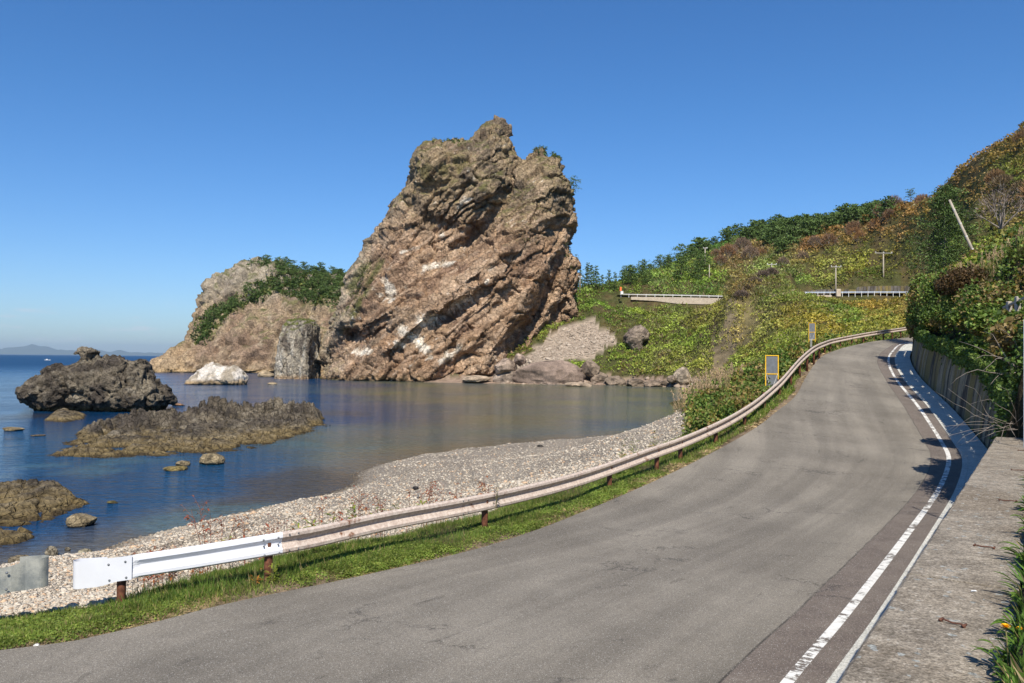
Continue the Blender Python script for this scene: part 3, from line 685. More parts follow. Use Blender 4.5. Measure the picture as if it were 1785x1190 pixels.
# --- the great sea stack
OUT = [(553, 663), (556, 640), (560, 612), (566, 585), (574, 562), (586, 528), (597, 500), (603, 478), (613, 460), (627, 446), (634, 428), (641, 412), (652, 397), (664, 384), (672, 366), (680, 349),
       (691, 333), (704, 318), (706, 300), (709, 288), (717, 272), (724, 254), (742, 241), (762, 236), (785, 236), (803, 240), (815, 239), (824, 224), (836, 212), (851, 203), (868, 199),
       (880, 204), (889, 218), (891, 236), (899, 250), (907, 268), (914, 272), (926, 264), (946, 259), (966, 265), (984, 282), (995, 305), (1000, 325), (1005, 350), (998, 375), (995, 400), (996, 425), (1006, 450), (1009, 475), (1004, 520), (1010, 570), (1012, 650)]
# front relief in metres (towards the sea side) by place on the face
REL = rbf2([(560, 650, -6), (600, 650, 4), (650, 655, 8), (700, 655, 11), (760, 655, 13), (820, 655, 12), (870, 655, 8), (560, 600, -10), (600, 560, -3), (640, 480, -1), (640, 560, 5), (655, 610, 5), (700, 600, 9), (760, 590, 13), (820, 590, 12), (870, 590, 8), (905, 600, 0), (940, 560, -8), (980, 520, -9), (1000, 600, -14),
            (690, 540, 7), (740, 520, 9), (800, 510, 10), (860, 500, 9), (900, 500, 5), (940, 470, 0), (975, 450, -1), (1000, 450, -6), (700, 450, 2), (760, 450, 1), (800, 430, -2), (825, 415, -3), (860, 430, 2), (900, 420, 3), (940, 400, 2), (985, 400, -2),
            (680, 400, 1), (720, 370, 3.5), (760, 360, 4), (800, 350, 3.5), (850, 350, 3.5), (885, 340, 0), (910, 340, 1), (950, 340, 4), (985, 330, 1), (720, 300, 6), (760, 290, 6), (800, 290, 5), (850, 280, 3), (890, 290, -1), (920, 300, -1), (950, 290, 1), (760, 250, -2), (860, 240, 1), (860, 210, 1), (960, 270, -2), (640, 430, -5), (600, 500, -8), (670, 380, -4), (705, 320, -1)])
def stack_relief(qx, qy, x, z):
    r = REL(qx, qy)
    r -= 8.5*gauss_line(qx, qy, [(992, 432), (965, 470), (948, 520), (925, 560), (902, 600), (882, 640)], 11)
    r -= 6*gauss_line(qx, qy, [(1000, 470), (985, 520), (955, 575), (925, 610)], 8)
    r -= 5*gauss_line(qx, qy, [(892, 318), (880, 360), (855, 400), (820, 425), (790, 440)], 9)
    r -= 2.5*gauss_line(qx, qy, [(705, 350), (735, 385), (770, 400), (800, 405)], 8)
    r -= 5*gauss_line(qx, qy, [(625, 585), (645, 600), (665, 588), (690, 570)], 9)
    r -= 4*gauss_line(qx, qy, [(905, 268), (898, 300), (893, 330)], 7)
    r += 4*gauss_line(qx, qy, [(770, 545), (820, 500), (870, 462), (890, 445)], 12)
    r += 3.5*gauss_line(qx, qy, [(700, 610), (760, 560), (830, 520), (880, 490)], 9)
    r -= 4*gauss_line(qx, qy, [(790, 560), (840, 525), (872, 495)], 7)
    r -= 3*gauss_line(qx, qy, [(800, 600), (850, 560), (890, 520)], 7)
    r += 3*gauss_line(qx, qy, [(845, 640), (880, 580), (915, 520), (945, 470)], 8)
    return r
def sea_stack():
    Vr, Fr = inflate(OUT, 262, 17, 17, 1.0, lean=0.10, relief=stack_relief, back=1.1, dz=12)
    V, F = remesh(Vr, Fr, 0.44, 3)
    n = vnorm(V, F); qx, qy = proj(V)
    steep = sst(860, 960, qx)
    a1, v1 = strata(V, 0.72, 8.5, 3); a2, v2 = strata(V, 0.66, 3.1, 11); a3, v3 = strata(V, 1.1, 6.5, 23)
    blk = ridged(V/13, 5, 40); f1, f2, cid = cell(V/[5.5, 5.5, 4.0]+fbm(V/6, 3, 9)[:, None]*0.5, 5)
    f1b, f2b, cidb = cell(V/[1.9, 1.9, 1.4]+fbm(V/3, 3, 19)[:, None]*0.4, 15)
    topm = sst(330, 250, qy)
    a0, v0 = strata(V, 0.70, 17, 63, 0.22)
    f1, f2, cid = cell(np.stack([(V[:, 0]*.76+V[:, 2]*.65)/11+fbm(V/9, 3, 9)*.4, V[:, 1]/9, (-V[:, 0]*.65+V[:, 2]*.76)/4.2+fbm(V/7, 3, 29)*.5], 1), 5)
    D = (a1*(1-steep)+a3*steep*0.7)*1.1*(1-0.6*topm) + a0*2.0*(1-topm*.7) + a2*0.5*(1-0.2*topm) + blk*0.6 + (cid-0.5)*2.0 - sst(0.09, 0.0, f2-f1)*1.9 + (cidb-.5)*0.55 - sst(0.10, 0.0, f2b-f1b)*0.5 + fbm(V/1.4, 4, 70)*0.26 + topm*fbm(V/5, 4, 71)*0.9
    left = sst(10, 70, (715-qx) - (qy-330)*0.40); D *= (1-0.55*left)
    V = V + n*D[:, None]
    n = vnorm(V, F); qx, qy = proj(V); m1 = fbm(V/9, 5, 100); m2 = fbm(V/3, 5, 101)
    c = np.tile([0.34, 0.235, 0.165], (len(V), 1))
    c = mixc(c, (0.41, 0.305, 0.225), sst(-0.05, 0.35, m1)); c = mixc(c, (0.20, 0.135, 0.105), sst(0.05, 0.4, -m1)*0.8)
    c = mixc(c, (0.34, 0.21, 0.125), sst(0.1, 0.4, fbm(V/6, 4, 111))*0.5)
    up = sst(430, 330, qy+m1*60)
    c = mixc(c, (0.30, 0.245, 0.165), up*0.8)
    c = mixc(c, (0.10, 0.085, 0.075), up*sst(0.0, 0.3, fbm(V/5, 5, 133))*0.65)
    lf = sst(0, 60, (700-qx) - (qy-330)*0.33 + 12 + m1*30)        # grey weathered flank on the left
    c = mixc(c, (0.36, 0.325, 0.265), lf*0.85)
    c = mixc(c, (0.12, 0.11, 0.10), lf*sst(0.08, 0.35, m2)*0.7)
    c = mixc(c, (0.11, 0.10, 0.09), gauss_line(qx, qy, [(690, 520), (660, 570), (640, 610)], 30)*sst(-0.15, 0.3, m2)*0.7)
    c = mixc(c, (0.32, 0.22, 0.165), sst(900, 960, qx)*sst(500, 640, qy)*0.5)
    sU = np.stack([(V[:, 0]*.76+V[:, 2]*.65)/9, V[:, 1]/6, (-V[:, 0]*.65+V[:, 2]*.76)/1.1], 1); sn = fbm(sU+fbm(V/6, 3, 3)[:, None]*.8, 5, 180)
    c = mixc(c, (0.47, 0.36, 0.28), sst(0.12, 0.42, sn)*0.75*(1-up*.5)); c = mixc(c, (0.13, 0.085, 0.06), sst(0.16, 0.45, -sn)*0.6)
    tide = sst(2.4, 0.4, V[:, 2]+m2*1.2); c = mixc(c, (0.40, 0.28, 0.17), tide*0.7); c = mixc(c, (0.06, 0.05, 0.04), sst(0.7, 0.1, V[:, 2]+m2*.4))
    # lichen, grass on ledges
    gr = sst(0.30, 0.72, n[:, 2]) * np.clip(up*1.1 + lf*0.9 + 0.15, 0, 1) * sst(-0.2, 0.25, fbm(V/5, 4, 150)+0.08)
    c = mixc(c, (0.105, 0.115, 0.035), np.clip(gr, 0, 1)*0.75)
    gl = np.maximum(gauss_line(qx, qy, [(618, 520), (655, 470), (690, 430)], 10)*0+gauss_line(qx, qy, [(612, 500), (640, 462)], 9), gauss_line(qx, qy, [(600, 580), (640, 500), (665, 455)], 7))
    c = mixc(c, (0.10, 0.12, 0.035), gl*sst(-0.25, 0.15, m2)*0.85)
    c = mixc(c, (0.13, 0.13, 0.045), gauss_line(qx, qy, [(735, 300), (790, 290), (840, 330)], 28)*sst(0.0, 0.3, m2)*0.6)
    # guano streaks
    gz_ = np.zeros(len(V))
    for pts, w_, s_ in [([(798, 362), (806, 352), (818, 346)], 5, 1), ([(740, 468), (785, 458)], 6, .9), ([(700, 440), (730, 432)], 5, .7), ([(672, 490), (680, 505), (682, 520)], 9, 1), ([(655, 505), (668, 520)], 6, .6),
                        ([(735, 560), (760, 553)], 10, 1), ([(700, 575), (725, 590), (745, 610)], 9, 1), ([(770, 628), (785, 620)], 9, 1), ([(790, 535), (815, 520)], 8, .9), ([(800, 605), (795, 612)], 7, .8), ([(745, 620), (770, 630)], 6, .7),
                        ([(620, 615), (645, 612)], 6, .8), ([(610, 560), (622, 550)], 6, .5), ([(820, 505), (850, 492)], 4, .6), ([(765, 395), (775, 415)], 3, .6), ([(690, 598), (700, 603)], 7, .9), ([(780, 545), (800, 530)], 5, .8)]:
        gz_ = np.maximum(gz_, gauss_line(qx, qy, pts, w_)*s_)
    gm = sst(0.36, 0.66, gz_*0.9 + 0.9*fbm(np.stack([(V[:, 0]*.8+V[:, 2]*.6)/3.2, V[:, 1]/3, (-V[:, 0]*.6+V[:, 2]*.8)/0.9], 1), 5, 170, .6)); c = mixc(c, (0.74, 0.71, 0.66), gm*0.85*(n[:, 1] < 0.3))
    c = (c*[1.12, 1.06, 0.95]).clip(0, .78)
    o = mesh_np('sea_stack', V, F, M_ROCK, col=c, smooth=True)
    tag(o, 'huge brown twin-peaked sea stack streaked with white droppings across the bay', 'sea stack')
    return V, F, n
STV, STF, STN = sea_stack()

def pillar():
    B = [(-79, 268), (-75.8, 254), (-64.2, 247.5), (-63.8, 267), (-70, 272)]
    c0 = np.mean(B, 0); V = []; zz = np.arange(-3, 19.5, 0.7)
    for z in zz:
        k = 1.0-0.010*z-(0.16 if z > 18.2 else 0); sh = 0.10*z*1.0
        for i in range(5):
            a, b = np.array(B[i]), np.array(B[(i+1) % 5])
            for t in np.arange(0, 1, 0.1):
                p = (a*(1-t)+b*t-c0)*k + c0; V.append((p[0]+sh*0.6, p[1]+sh*0.1, z*0.97))
    m = 50; F = [(r*m+j, r*m+(j+1) % m, (r+1)*m+(j+1) % m, (r+1)*m+j) for r in range(len(zz)-1) for j in range(m)]
    V.append((c0[0]+1.0, c0[1], zz[-1]*0.97+0.6)); F2 = F + [((len(zz)-1)*m+j, (len(zz)-1)*m+(j+1) % m, len(V)-1) for j in range(m)] + [tuple(range(m-1, -1, -1))]
    V, F = remesh(np.array(V), F2, 0.35, 2); n = vnorm(V, F)
    f1, f2, ci = cell(V/[2.6, 2.6, 5], 3)
    V = V + n*(fbm(V/4, 5, 5)*1.1 + (ci-0.5)*0.9 - sst(0.15, 0, f2-f1)*0.3 + fbm(V/0.9, 3, 6)*0.3)[:, None]
    n = vnorm(V, F); m1 = fbm(V/[1.2, 1.2, 6], 4, 8); c = np.tile([0.34, 0.315, 0.27], (len(V), 1)); c = mixc(c, (0.16, 0.14, 0.12), sst(0, 0.35, m1)); c = mixc(c, (0.62, 0.60, 0.56), sst(0.12, 0.4, -m1)*sst(16, 8, V[:, 2])*0.7)
    c = mixc(c, (0.11, 0.13, 0.035), sst(0.35, 0.7, n[:, 2])*sst(12, 16, V[:, 2])); c = mixc(c, (0.36, 0.25, 0.15), sst(1.6, 0.2, V[:, 2])*0.7)
    tag(mesh_np('rock_pillar', V, F, M_ROCK, col=c*[1.0, .94, .84], smooth=True), 'grey flat-topped rock pillar with one dark side, beside the foot of the big sea stack', 'rock')
pillar()

# --- headland with pines
def headland():
    # back peak and long seaward foot
    A_ = inflate([(310, 655), (330, 600), (340, 572), (346, 545), (357, 530), (361, 512), (367, 490), (382, 476), (394, 464), (410, 456), (428, 450), (448, 450), (470, 458), (520, 470), (590, 478), (640, 490), (650, 655)], 385, 26, 22, 1.3, lean=0.25, dz=10)
    B_ = inflate([(266, 642), (277, 628), (292, 616), (298, 607), (312, 603), (330, 602), (345, 590), (362, 570), (385, 555), (415, 540), (445, 528), (470, 516), (480, 512), (500, 512), (530, 520), (570, 518), (600, 522), (640, 530), (640, 655)], 350, 22, 13, 1.2, lean=0.55, dz=8)
    V, F = join([A_, B_]); V, F = remesh(V, F, 0.95, 3); n = vnorm(V, F)
    f1, f2, ci = cell(V/[8, 8, 6], 7); a1, _ = strata(V, 1.2, 9, 31); f1b, f2b, cib = cell(V/[3, 3, 2.5], 9)
    V = V + n*(ridged(V/[26, 26, 40], 5, 80)*4.2 + a1*2.4 + (ci-0.5)*2.4 - sst(0.15, 0, f2-f1)*1.6 + (cib-.5)*0.9 + fbm(V/2.2, 4, 81)*0.6)[:, None]
    n = vnorm(V, F); qx, qy = proj(V); m1 = fbm(V/12, 5, 82); m2 = fbm(V/4, 4, 83)
    c = np.tile([0.36, 0.268, 0.175], (len(V), 1)); c = mixc(c, (0.30, 0.21, 0.145), sst(0, .4, m1)); c = mixc(c, (0.46, 0.35, 0.22), sst(0, .35, -m1)*0.7)
    hs_ = fbm(np.stack([V[:, 0]/3+V[:, 2]/9, V[:, 1]/8, V[:, 2]/7], 1), 5, 88); c = mixc(c, (0.16, 0.115, 0.08), sst(0.1, 0.4, hs_)*0.75); c = mixc(c, (0.50, 0.41, 0.29), sst(0.15, 0.45, -hs_)*0.6)  # dark streaks put into the colour for cleft shadows the coarse mesh lacks
    back = sst(540, 490, qy+m1*20); c = mixc(c, (0.36, 0.32, 0.25), back*0.7); c = mixc(c, (0.42, 0.30, 0.175), sst(360, 320, qx)*0.6)
    g = sst(0.35, 0.75, n[:, 2])*sst(-0.2, 0.2, m2)*sst(8, 14, V[:, 2]); c = mixc(c, (0.13, 0.135, 0.05), g*0.85)
    c = mixc(c, (0.17, 0.15, 0.07), sst(-0.1, 0.3, m2)*sst(470, 520, qx)*sst(545, 525, qy)*0.7)
    c = mixc(c, (0.46, 0.32, 0.16), sst(2.2, 0.6, V[:, 2])*0.8); c = mixc(c, (0.07, 0.055, 0.04), sst(0.7, 0.2, V[:, 2]))
    tag(mesh_np('headland', V, F, M_ROCK, col=c, smooth=True), 'tan rocky headland with a rounded bare peak running into the open sea at the left', 'headland')
    return V, F, n
HDV, HDF, HDN = headland()

def lavacol(V, n, s0=0, pale=0.5, k=1.0):
    m1 = fbm(V/(2.2*k), 5, 200+s0); m2 = fbm(V/(0.7*k), 4, 210+s0)
    c = np.tile([0.135, 0.112, 0.082], (len(V), 1)); c = mixc(c, (0.075, 0.062, 0.05), sst(0, .35, m1)); c = mixc(c, (0.27, 0.23, 0.165), sst(0.02, .4, -m1)*pale)
    c = mixc(c, (0.045, 0.038, 0.03), sst(0.12, 0.4, m2)*0.75); c = mixc(c, (0.34, 0.30, 0.23), sst(0.2, 0.5, -m2)*0.4)
    z = V[:, 2]+m2*0.2
    c = mixc(c, (0.24, 0.175, 0.07), sst(0.75*k, 0.15, z)*0.7); c = mixc(c, (0.05, 0.035, 0.018), sst(0.22, 0.02, z)*0.9)
    return c
def upright(name, out, Y, thick, w, res, label, cat='rock', amp=1.0, lean=0.0, mat=None, colf=None, base=True, dz=None, power=2.0, group=None, seed=0, sm=2, extra=None):
    V, F = inflate(out, Y, thick, w, res*1.2, lean=lean, base=base, dz=dz, power=power)
    if extra: V, F = join([(V, F)]+[inflate(o_, y_, t_, w_, res*.8, base=False) for o_, y_, t_, w_ in extra])
    V, F = remesh(V, F, res, sm); n = vnorm(V, F)
    s = w*0.6
    f1, f2, ci = cell(V/s+seed, 7+seed); f1b, f2b, cib = cell(V/(s*0.4)+seed, 9+seed)
    V = V + n*((ridged(V/(s*1.7)+seed, 5, 80+seed)*0.16 + (ci-.5)*0.14 - sst(0.15, 0, f2-f1)*0.08 + (cib-.5)*0.07 - sst(0.42, 0, f1b)*0.13 + fbm(V/(s*0.25), 3, 81+seed)*0.07)*s*amp - (0.45 if extra else 0))[:, None]
    n = vnorm(V, F); c = (colf or lavacol)(V, n)
    return tag(mesh_np(name, V, F, mat or M_LAVA, col=c, smooth=True), label, cat, group)
upright('lava_rock', [(84, 719), (66, 712), (50, 700), (39, 688), (43, 674), (52, 662), (62, 652), (80, 645), (98, 635), (118, 628), (137, 626), (160, 622),
         (185, 621), (205, 622), (218, 624), (230, 620), (242, 620), (250, 632), (262, 646), (272, 662), (290, 672), (297, 684), (302, 698), (293, 708), (284, 714)], 103, 6.0, 4.0, 0.16,
        'big dark pitted lava rock with a small cap stone on top, standing in the sea', amp=1.9, dz=1.2, sm=1, extra=[([(132, 645), (140, 624), (132, 619), (131, 612), (140, 606), (152, 605), (167, 607), (171, 614), (164, 622), (168, 645)], 101.5, 1.5, 0.4)])
def whitecol(V, n):
    m1 = fbm(V/3, 5, 301); c = np.tile([0.62, 0.57, 0.50], (len(V), 1)); c = mixc(c, (0.34, 0.29, 0.22), sst(0, 0.35, m1+0.15)); c = mixc(c, (0.38, 0.27, 0.15), sst(1.6, 0.4, V[:, 2]+m1)); return mixc(c, (0.07, 0.05, 0.035), sst(0.35, 0.1, V[:, 2]))
upright('pale_rock', [(324, 671), (328, 663), (345, 648), (358, 640), (372, 632), (382, 636), (400, 640), (412, 638), (424, 645), (430, 655), (430, 670)], 198, 5, 5, 0.25, 'pale whitish rounded rock in the water in front of the tan headland', colf=whitecol, mat=M_SMALL, dz=2)
def outcol(V, n):
    m1 = fbm(V/1.5, 5, 311); c = np.tile([0.27, 0.215, 0.165], (len(V), 1)); return mixc(c, (0.12, 0.095, 0.075), sst(-0.1, 0.3, m1))
upright('rock_outcrop', [(1096, 628), (1100, 618), (1096, 606), (1087, 597), (1088, 584), (1097, 574), (1106, 568), (1117, 567), (1128, 574), (1132, 582), (1130, 592), (1121, 598), (1119, 606), (1126, 618), (1122, 628), (1110, 634)], 243, 4.5, 3.0, 0.25,
        'mushroom-shaped brown rock outcrop rising from the green slope above the bay', 'rock', colf=outcol, mat=M_SMALL, base=False, amp=1.2)

# --- low reefs: footprints on the water with a height field
def reef(name, foot, peaks, res, w, label, seed, amp=1.0, cat='reef', pale=0.5):
    pl = PZ([a for a, b in foot], [b for a, b in foot], 0.0)[:, :2]
    x = np.arange(pl[:, 0].min()-res*2, pl[:, 0].max()+res*2, res); y = np.arange(pl[:, 1].min()-res*2, pl[:, 1].max()+res*2, res)
    X, Y = np.meshgrid(x, y, indexing='ij'); xf, yf = X.ravel(), Y.ravel()
    q = np.stack([xf, yf, 0*xf], 1); wn = np.stack([fbm(q/2.2, 4, seed), fbm(q/2.2, 4, seed+1)], 1)*w*0.5
    ins = inpoly(xf+wn[:, 0], yf+wn[:, 1], pl); d = edist(xf+wn[:, 0], yf+wn[:, 1], pl)*np.where(ins, 1, -1)
    pk = np.array([tuple(P(a, b, Yd)) for a, b, Yd in peaks]); dd = np.hypot(xf[:, None]-pk[None, :, 0], yf[:, None]-pk[None, :, 1]); wt_ = 1/(dd**2+0.6)**1.7
    H = (wt_*pk[None, :, 2]).sum(1)/wt_.sum(1)
    s = np.clip(d/w, -1, 1); prof = np.where(s > 0, 1-(1-s)**2.2, s*0.7)
    qq = q+np.stack([0*xf, 0*xf, H], 1); f1, f2, ci = cell(qq/[1.5, 1.2, 1]+fbm(q/2, 3, 7)[:, None]*0.6, seed+3); f1b, f2b, cib = cell(qq/[0.55, 0.45, 1], seed+5)
    n_ = ridged(q/[4.2, 2.4, 1], 5, seed+9, 0.58)*0.75 + ridged(q/1.3, 4, seed+10)*0.18 + (ci-0.5)*0.8 - sst(0.2, 0, f2-f1)*0.7 + (cib-.5)*0.30 - sst(0.2, 0, f2b-f1b)*0.2 + fbm(q/0.35, 3, seed+11)*0.14
    Z = H*prof*(0.9+0.35*fbm(q/3, 3, seed+20)) + n_*amp*sst(-0.25, 0.5, s)*np.clip(H, 0.75, 2.0)*0.75 - 0.02
    Z = np.where(Z > 0, Z*0.82, Z); Z = np.where(s <= -1, -1.0, Z)
    V = np.stack([xf + fbm(q/0.8, 3, 55)*0.1, yf-Z*0.15, Z], 1); g = np.arange(len(xf)).reshape(X.shape); F = np.stack([g[:-1, :-1], g[1:, :-1], g[1:, 1:], g[:-1, 1:]], 2).reshape(-1, 4)
    F = F[(d[F].max(1) > -w)]; u, inv = np.unique(F, return_inverse=True); V = V[u]; F = inv.reshape(-1, 4); n = vnorm(V, F)
    c = lavacol(V, n, seed, pale)
    return tag(mesh_np(name, V, F, M_LAVA, col=c, smooth=True), label, cat)
reef('rock_reef', [(106, 788), (118, 797), (160, 799), (250, 795), (330, 791), (385, 789), (430, 782), (480, 771), (530, 757), (562, 742), (571, 736), (556, 728), (520, 727), (450, 732), (380, 732), (330, 738), (260, 742), (190, 748), (150, 753), (138, 765), (120, 778)],
     [(152, 728, 72), (170, 730, 74), (195, 726, 74), (220, 722, 74), (255, 720, 74), (290, 722, 74), (320, 720, 77), (345, 708, 80), (385, 706, 83), (430, 701, 82), (455, 712, 80), (480, 714, 80), (505, 706, 84), (527, 701, 84), (550, 708, 84), (565, 722, 84), (130, 775, 62), (200, 765, 62), (300, 765, 62), (400, 765, 65), (270, 748, 68), (180, 782, 59), (260, 784, 58), (350, 780, 59), (430, 770, 64), (500, 755, 71), (350, 745, 69), (430, 735, 74), (500, 725, 78), (190, 752, 66)], 0.12, 3.2,
     'long jagged grey-brown reef lying low in the bay, behind the two tiny rocks', 400, 1.1)
reef('rock_reef', [(-90, 935), (-20, 924), (30, 921), (62, 917), (100, 905), (135, 888), (150, 880), (140, 868), (120, 857), (95, 851), (60, 850), (0, 852), (-90, 855)],
     [(0, 838, 42), (25, 840, 42), (40, 833, 41.5), (75, 831, 41), (95, 845, 40), (120, 862, 38), (60, 870, 36), (20, 880, 35), (-50, 850, 40), (-40, 890, 35), (100, 888, 35.5)], 0.07, 1.1,
     'dark seaweed-covered reef at the left edge of the picture, the larger of two', 430, 0.8, pale=0.45)
reef('rock_reef', [(-60, 960), (0, 955), (40, 948), (64, 940), (72, 932), (50, 927), (0, 927), (-60, 930)], [(0, 928, 31), (40, 926, 31), (60, 930, 31), (20, 938, 30), (-30, 930, 30)], 0.05, 0.6,
     'small low reef at the left edge, just nearer than the larger one', 450, 0.7, pale=0.45)
reef('tidal_rock', [(76, 733), (110, 736), (145, 731), (150, 724), (120, 717), (95, 720)], [(100, 718, 90), (120, 714, 90), (135, 720, 90)], 0.12, 1.0, 'low tan rock at the water line in front of the big lava rock', 470, 0.5, 'rock', 1.0)

# --- single boulders
def boulder(px, py, w, h, label, seed, z=0.0, col=(0.27, 0.225, 0.17), group=None, flat=1.0, Y=None, name='boulder', dark=True, mat=None, rot=0.0):
    pos = PZ(px, py, z) if Y is None else P(px, py, Y)
    Yd = pos[1]; W_ = w*Yd/FPX; H_ = h*Yd/FPX
    rg = np.random.default_rng(seed); import bmesh
    bm = bmesh.new(); bmesh.ops.create_icosphere(bm, subdivisions=5 if w*h > 250 else 4, radius=1.0)
    V = np.array([v.co for v in bm.verts]); F = np.array([[v.index for v in f.verts] for f in bm.faces]); bm.free()
    pl = rg.normal(size=(11, 3)); pl /= np.linalg.norm(pl, axis=1)[:, None]; off = rg.uniform(0.62, 0.92, 11)
    for k in range(11):
        dpl = V@pl[k]; V = V - np.where(dpl > off[k], (dpl-off[k])*0.9, 0)[:, None]*pl[k]
    V = V*(1+0.10*fbm(V*2+seed, 4, seed)[:, None]+0.07*ridged(V*3.3+seed, 4, seed+2)[:, None])
    V -= [0, 0, 0]; V[:, 0] *= W_*0.56; V[:, 1] *= W_*0.46*flat; V[:, 2] = V[:, 2]*H_*0.72 + H_*0.30
    ca, sa = math.cos(rot), math.sin(rot); X_ = V[:, 0]*ca - V[:, 2]*sa*0.6; V[:, 2] = V[:, 2]*ca + V[:, 0]*sa*0.6; V[:, 0] = X_
    V = V + pos + [0, W_*0.35, 0]
    m = fbm(V/(W_*0.3)+seed, 4, seed); c = np.tile(col, (len(V), 1)); c = mixc(c, np.array(col)*0.5, sst(0, .35, m)); c = mixc(c, np.array(col)*1.35, sst(0.05, .4, -m))
    if dark: c = mixc(c, (0.05, 0.04, 0.028), sst(pos[2]+0.10*H_+0.04, pos[2]+0.0, V[:, 2]))
    return tag(mesh_np(name, V, F, mat or M_SMALL, col=c, smooth=True), label, 'boulder' if name == 'boulder' else 'rock', group)
BR = (0.22, 0.175, 0.105)
boulder(131, 919, 50, 20, 'broad wet boulder standing alone right of the left-hand reefs', 1, col=BR)
boulder(365, 810, 38, 20, 'knobbly little rock, tallest of the three in front of the long reef', 2, col=BR)
boulder(299, 821, 40, 7, 'flat little rock, nearest of the three in front of the long reef', 3, col=(0.20, 0.155, 0.06))
boulder(316, 812, 22, 9, 'small brown rock, middle of the three in front of the long reef', 4, col=BR)
boulder(85, 970, 20, 16, 'rounded grey boulder in the shallows, upright, left of the white rail end', 5, col=(0.19, 0.165, 0.12))
boulder(116, 960, 9, 6, 'tiny rounded stone farthest out in the shallows by the rail gap', 6, col=(0.19, 0.165, 0.12))
boulder(143, 972, 23, 13, 'light rounded boulder in the shallows just left of the white rail end', 7, col=(0.25, 0.22, 0.15))
boulder(92, 985, 32, 14, 'brown boulder at the water edge above the gap between the rails', 8, col=(0.21, 0.175, 0.12))
boulder(28, 982, 34, 11, 'low brown boulder showing just over the galvanised rail end', 9, col=(0.19, 0.155, 0.10))
boulder(192, 878, 18, 4, 'tiny flat rock barely above the water right of the left-hand reef', 10, col=(0.16, 0.13, 0.05))
boulder(14, 751, 34, 6, 'low tan rock at the left edge level with the big lava rock', 11, col=(0.26, 0.20, 0.11))
boulder(308, 707, 22, 4, 'reddish flat rock just right of the big lava rock', 12, col=(0.24, 0.14, 0.08))
boulder(474, 670, 16, 4, 'tiny tan rock in the water in front of the grey pillar', 13, col=(0.32, 0.25, 0.16))
boulder(461, 657, 26, 12, 'tan rounded boulder at the left foot of the grey pillar', 14, col=(0.36, 0.28, 0.18))
boulder(60, 760, 26, 2, 'thin dark rock awash left of the long reef', 15, col=(0.13, 0.09, 0.05))
SB = [(884, 666, 46, 22, 21, 'smooth grey block at the water line right of the sea stack foot', 0), (882, 646, 40, 26, 22, 'rounded pinkish slab leaning on the sea stack foot', 0.5), (909, 632, 22, 22, 31, 'steep pink slab between the sea stack foot and the scree', 0.8),
      (958, 670, 118, 42, 23, 'massive dark layered boulder at the foot of the grey scree', 0), (1030, 650, 30, 22, 24, 'square brown boulder on the grass edge below the scree', 0), (1046, 666, 36, 20, 25, 'brown boulder at the water line below the square one', 0),
      (1074, 671, 34, 16, 26, 'dark brown shore boulder straight below the mushroom-shaped outcrop', 0), (1109, 673, 34, 13, 27, 'low dark shore boulder right of the one below the outcrop', 0), (1138, 674, 32, 12, 28, 'low dark shore boulder midway between outcrop and tan beach boulder', 0),
      (1165, 674, 26, 11, 29, 'small dark shore boulder left of the big tan beach boulder', 0), (1172, 664, 16, 11, 30, 'small upper boulder touching the big tan beach boulder on the left', 0), (1193, 664, 30, 23, 32, 'big tan cracked boulder near the small far beach', 0),
      (1212, 681, 22, 7, 33, 'flat tan rock awash at the end of the far beach', 0), (1008, 673, 46, 7, 34, 'flat tan ledge rock awash right of the massive layered boulder', 0), (1186, 673, 18, 7, 36, 'little tan rock in front of the big tan beach boulder', 0),
      (830, 664, 44, 10, 37, 'low tan ledge rock along the foot of the sea stack', 0)]
for px, py, w, h, sd, lb, rt in SB:
    yd = 224 if px < 1050 else 216
    if px > 1160: yd = 205
    if py > 669: yd = None
    boulder(px, py, w, h, lb, sd, Y=yd, dark=False, flat=0.8 if w > 100 else 1.2, rot=rt, col={23: (0.22, 0.165, 0.13), 22: (0.34, 0.26, 0.2), 31: (0.33, 0.25, 0.2), 21: (0.29, 0.23, 0.18), 32: (0.33, 0.27, 0.2), 34: (0.36, 0.28, 0.2), 33: (0.36, 0.28, 0.2), 37: (0.36, 0.28, 0.2)}.get(sd, (0.22, 0.17, 0.125)))

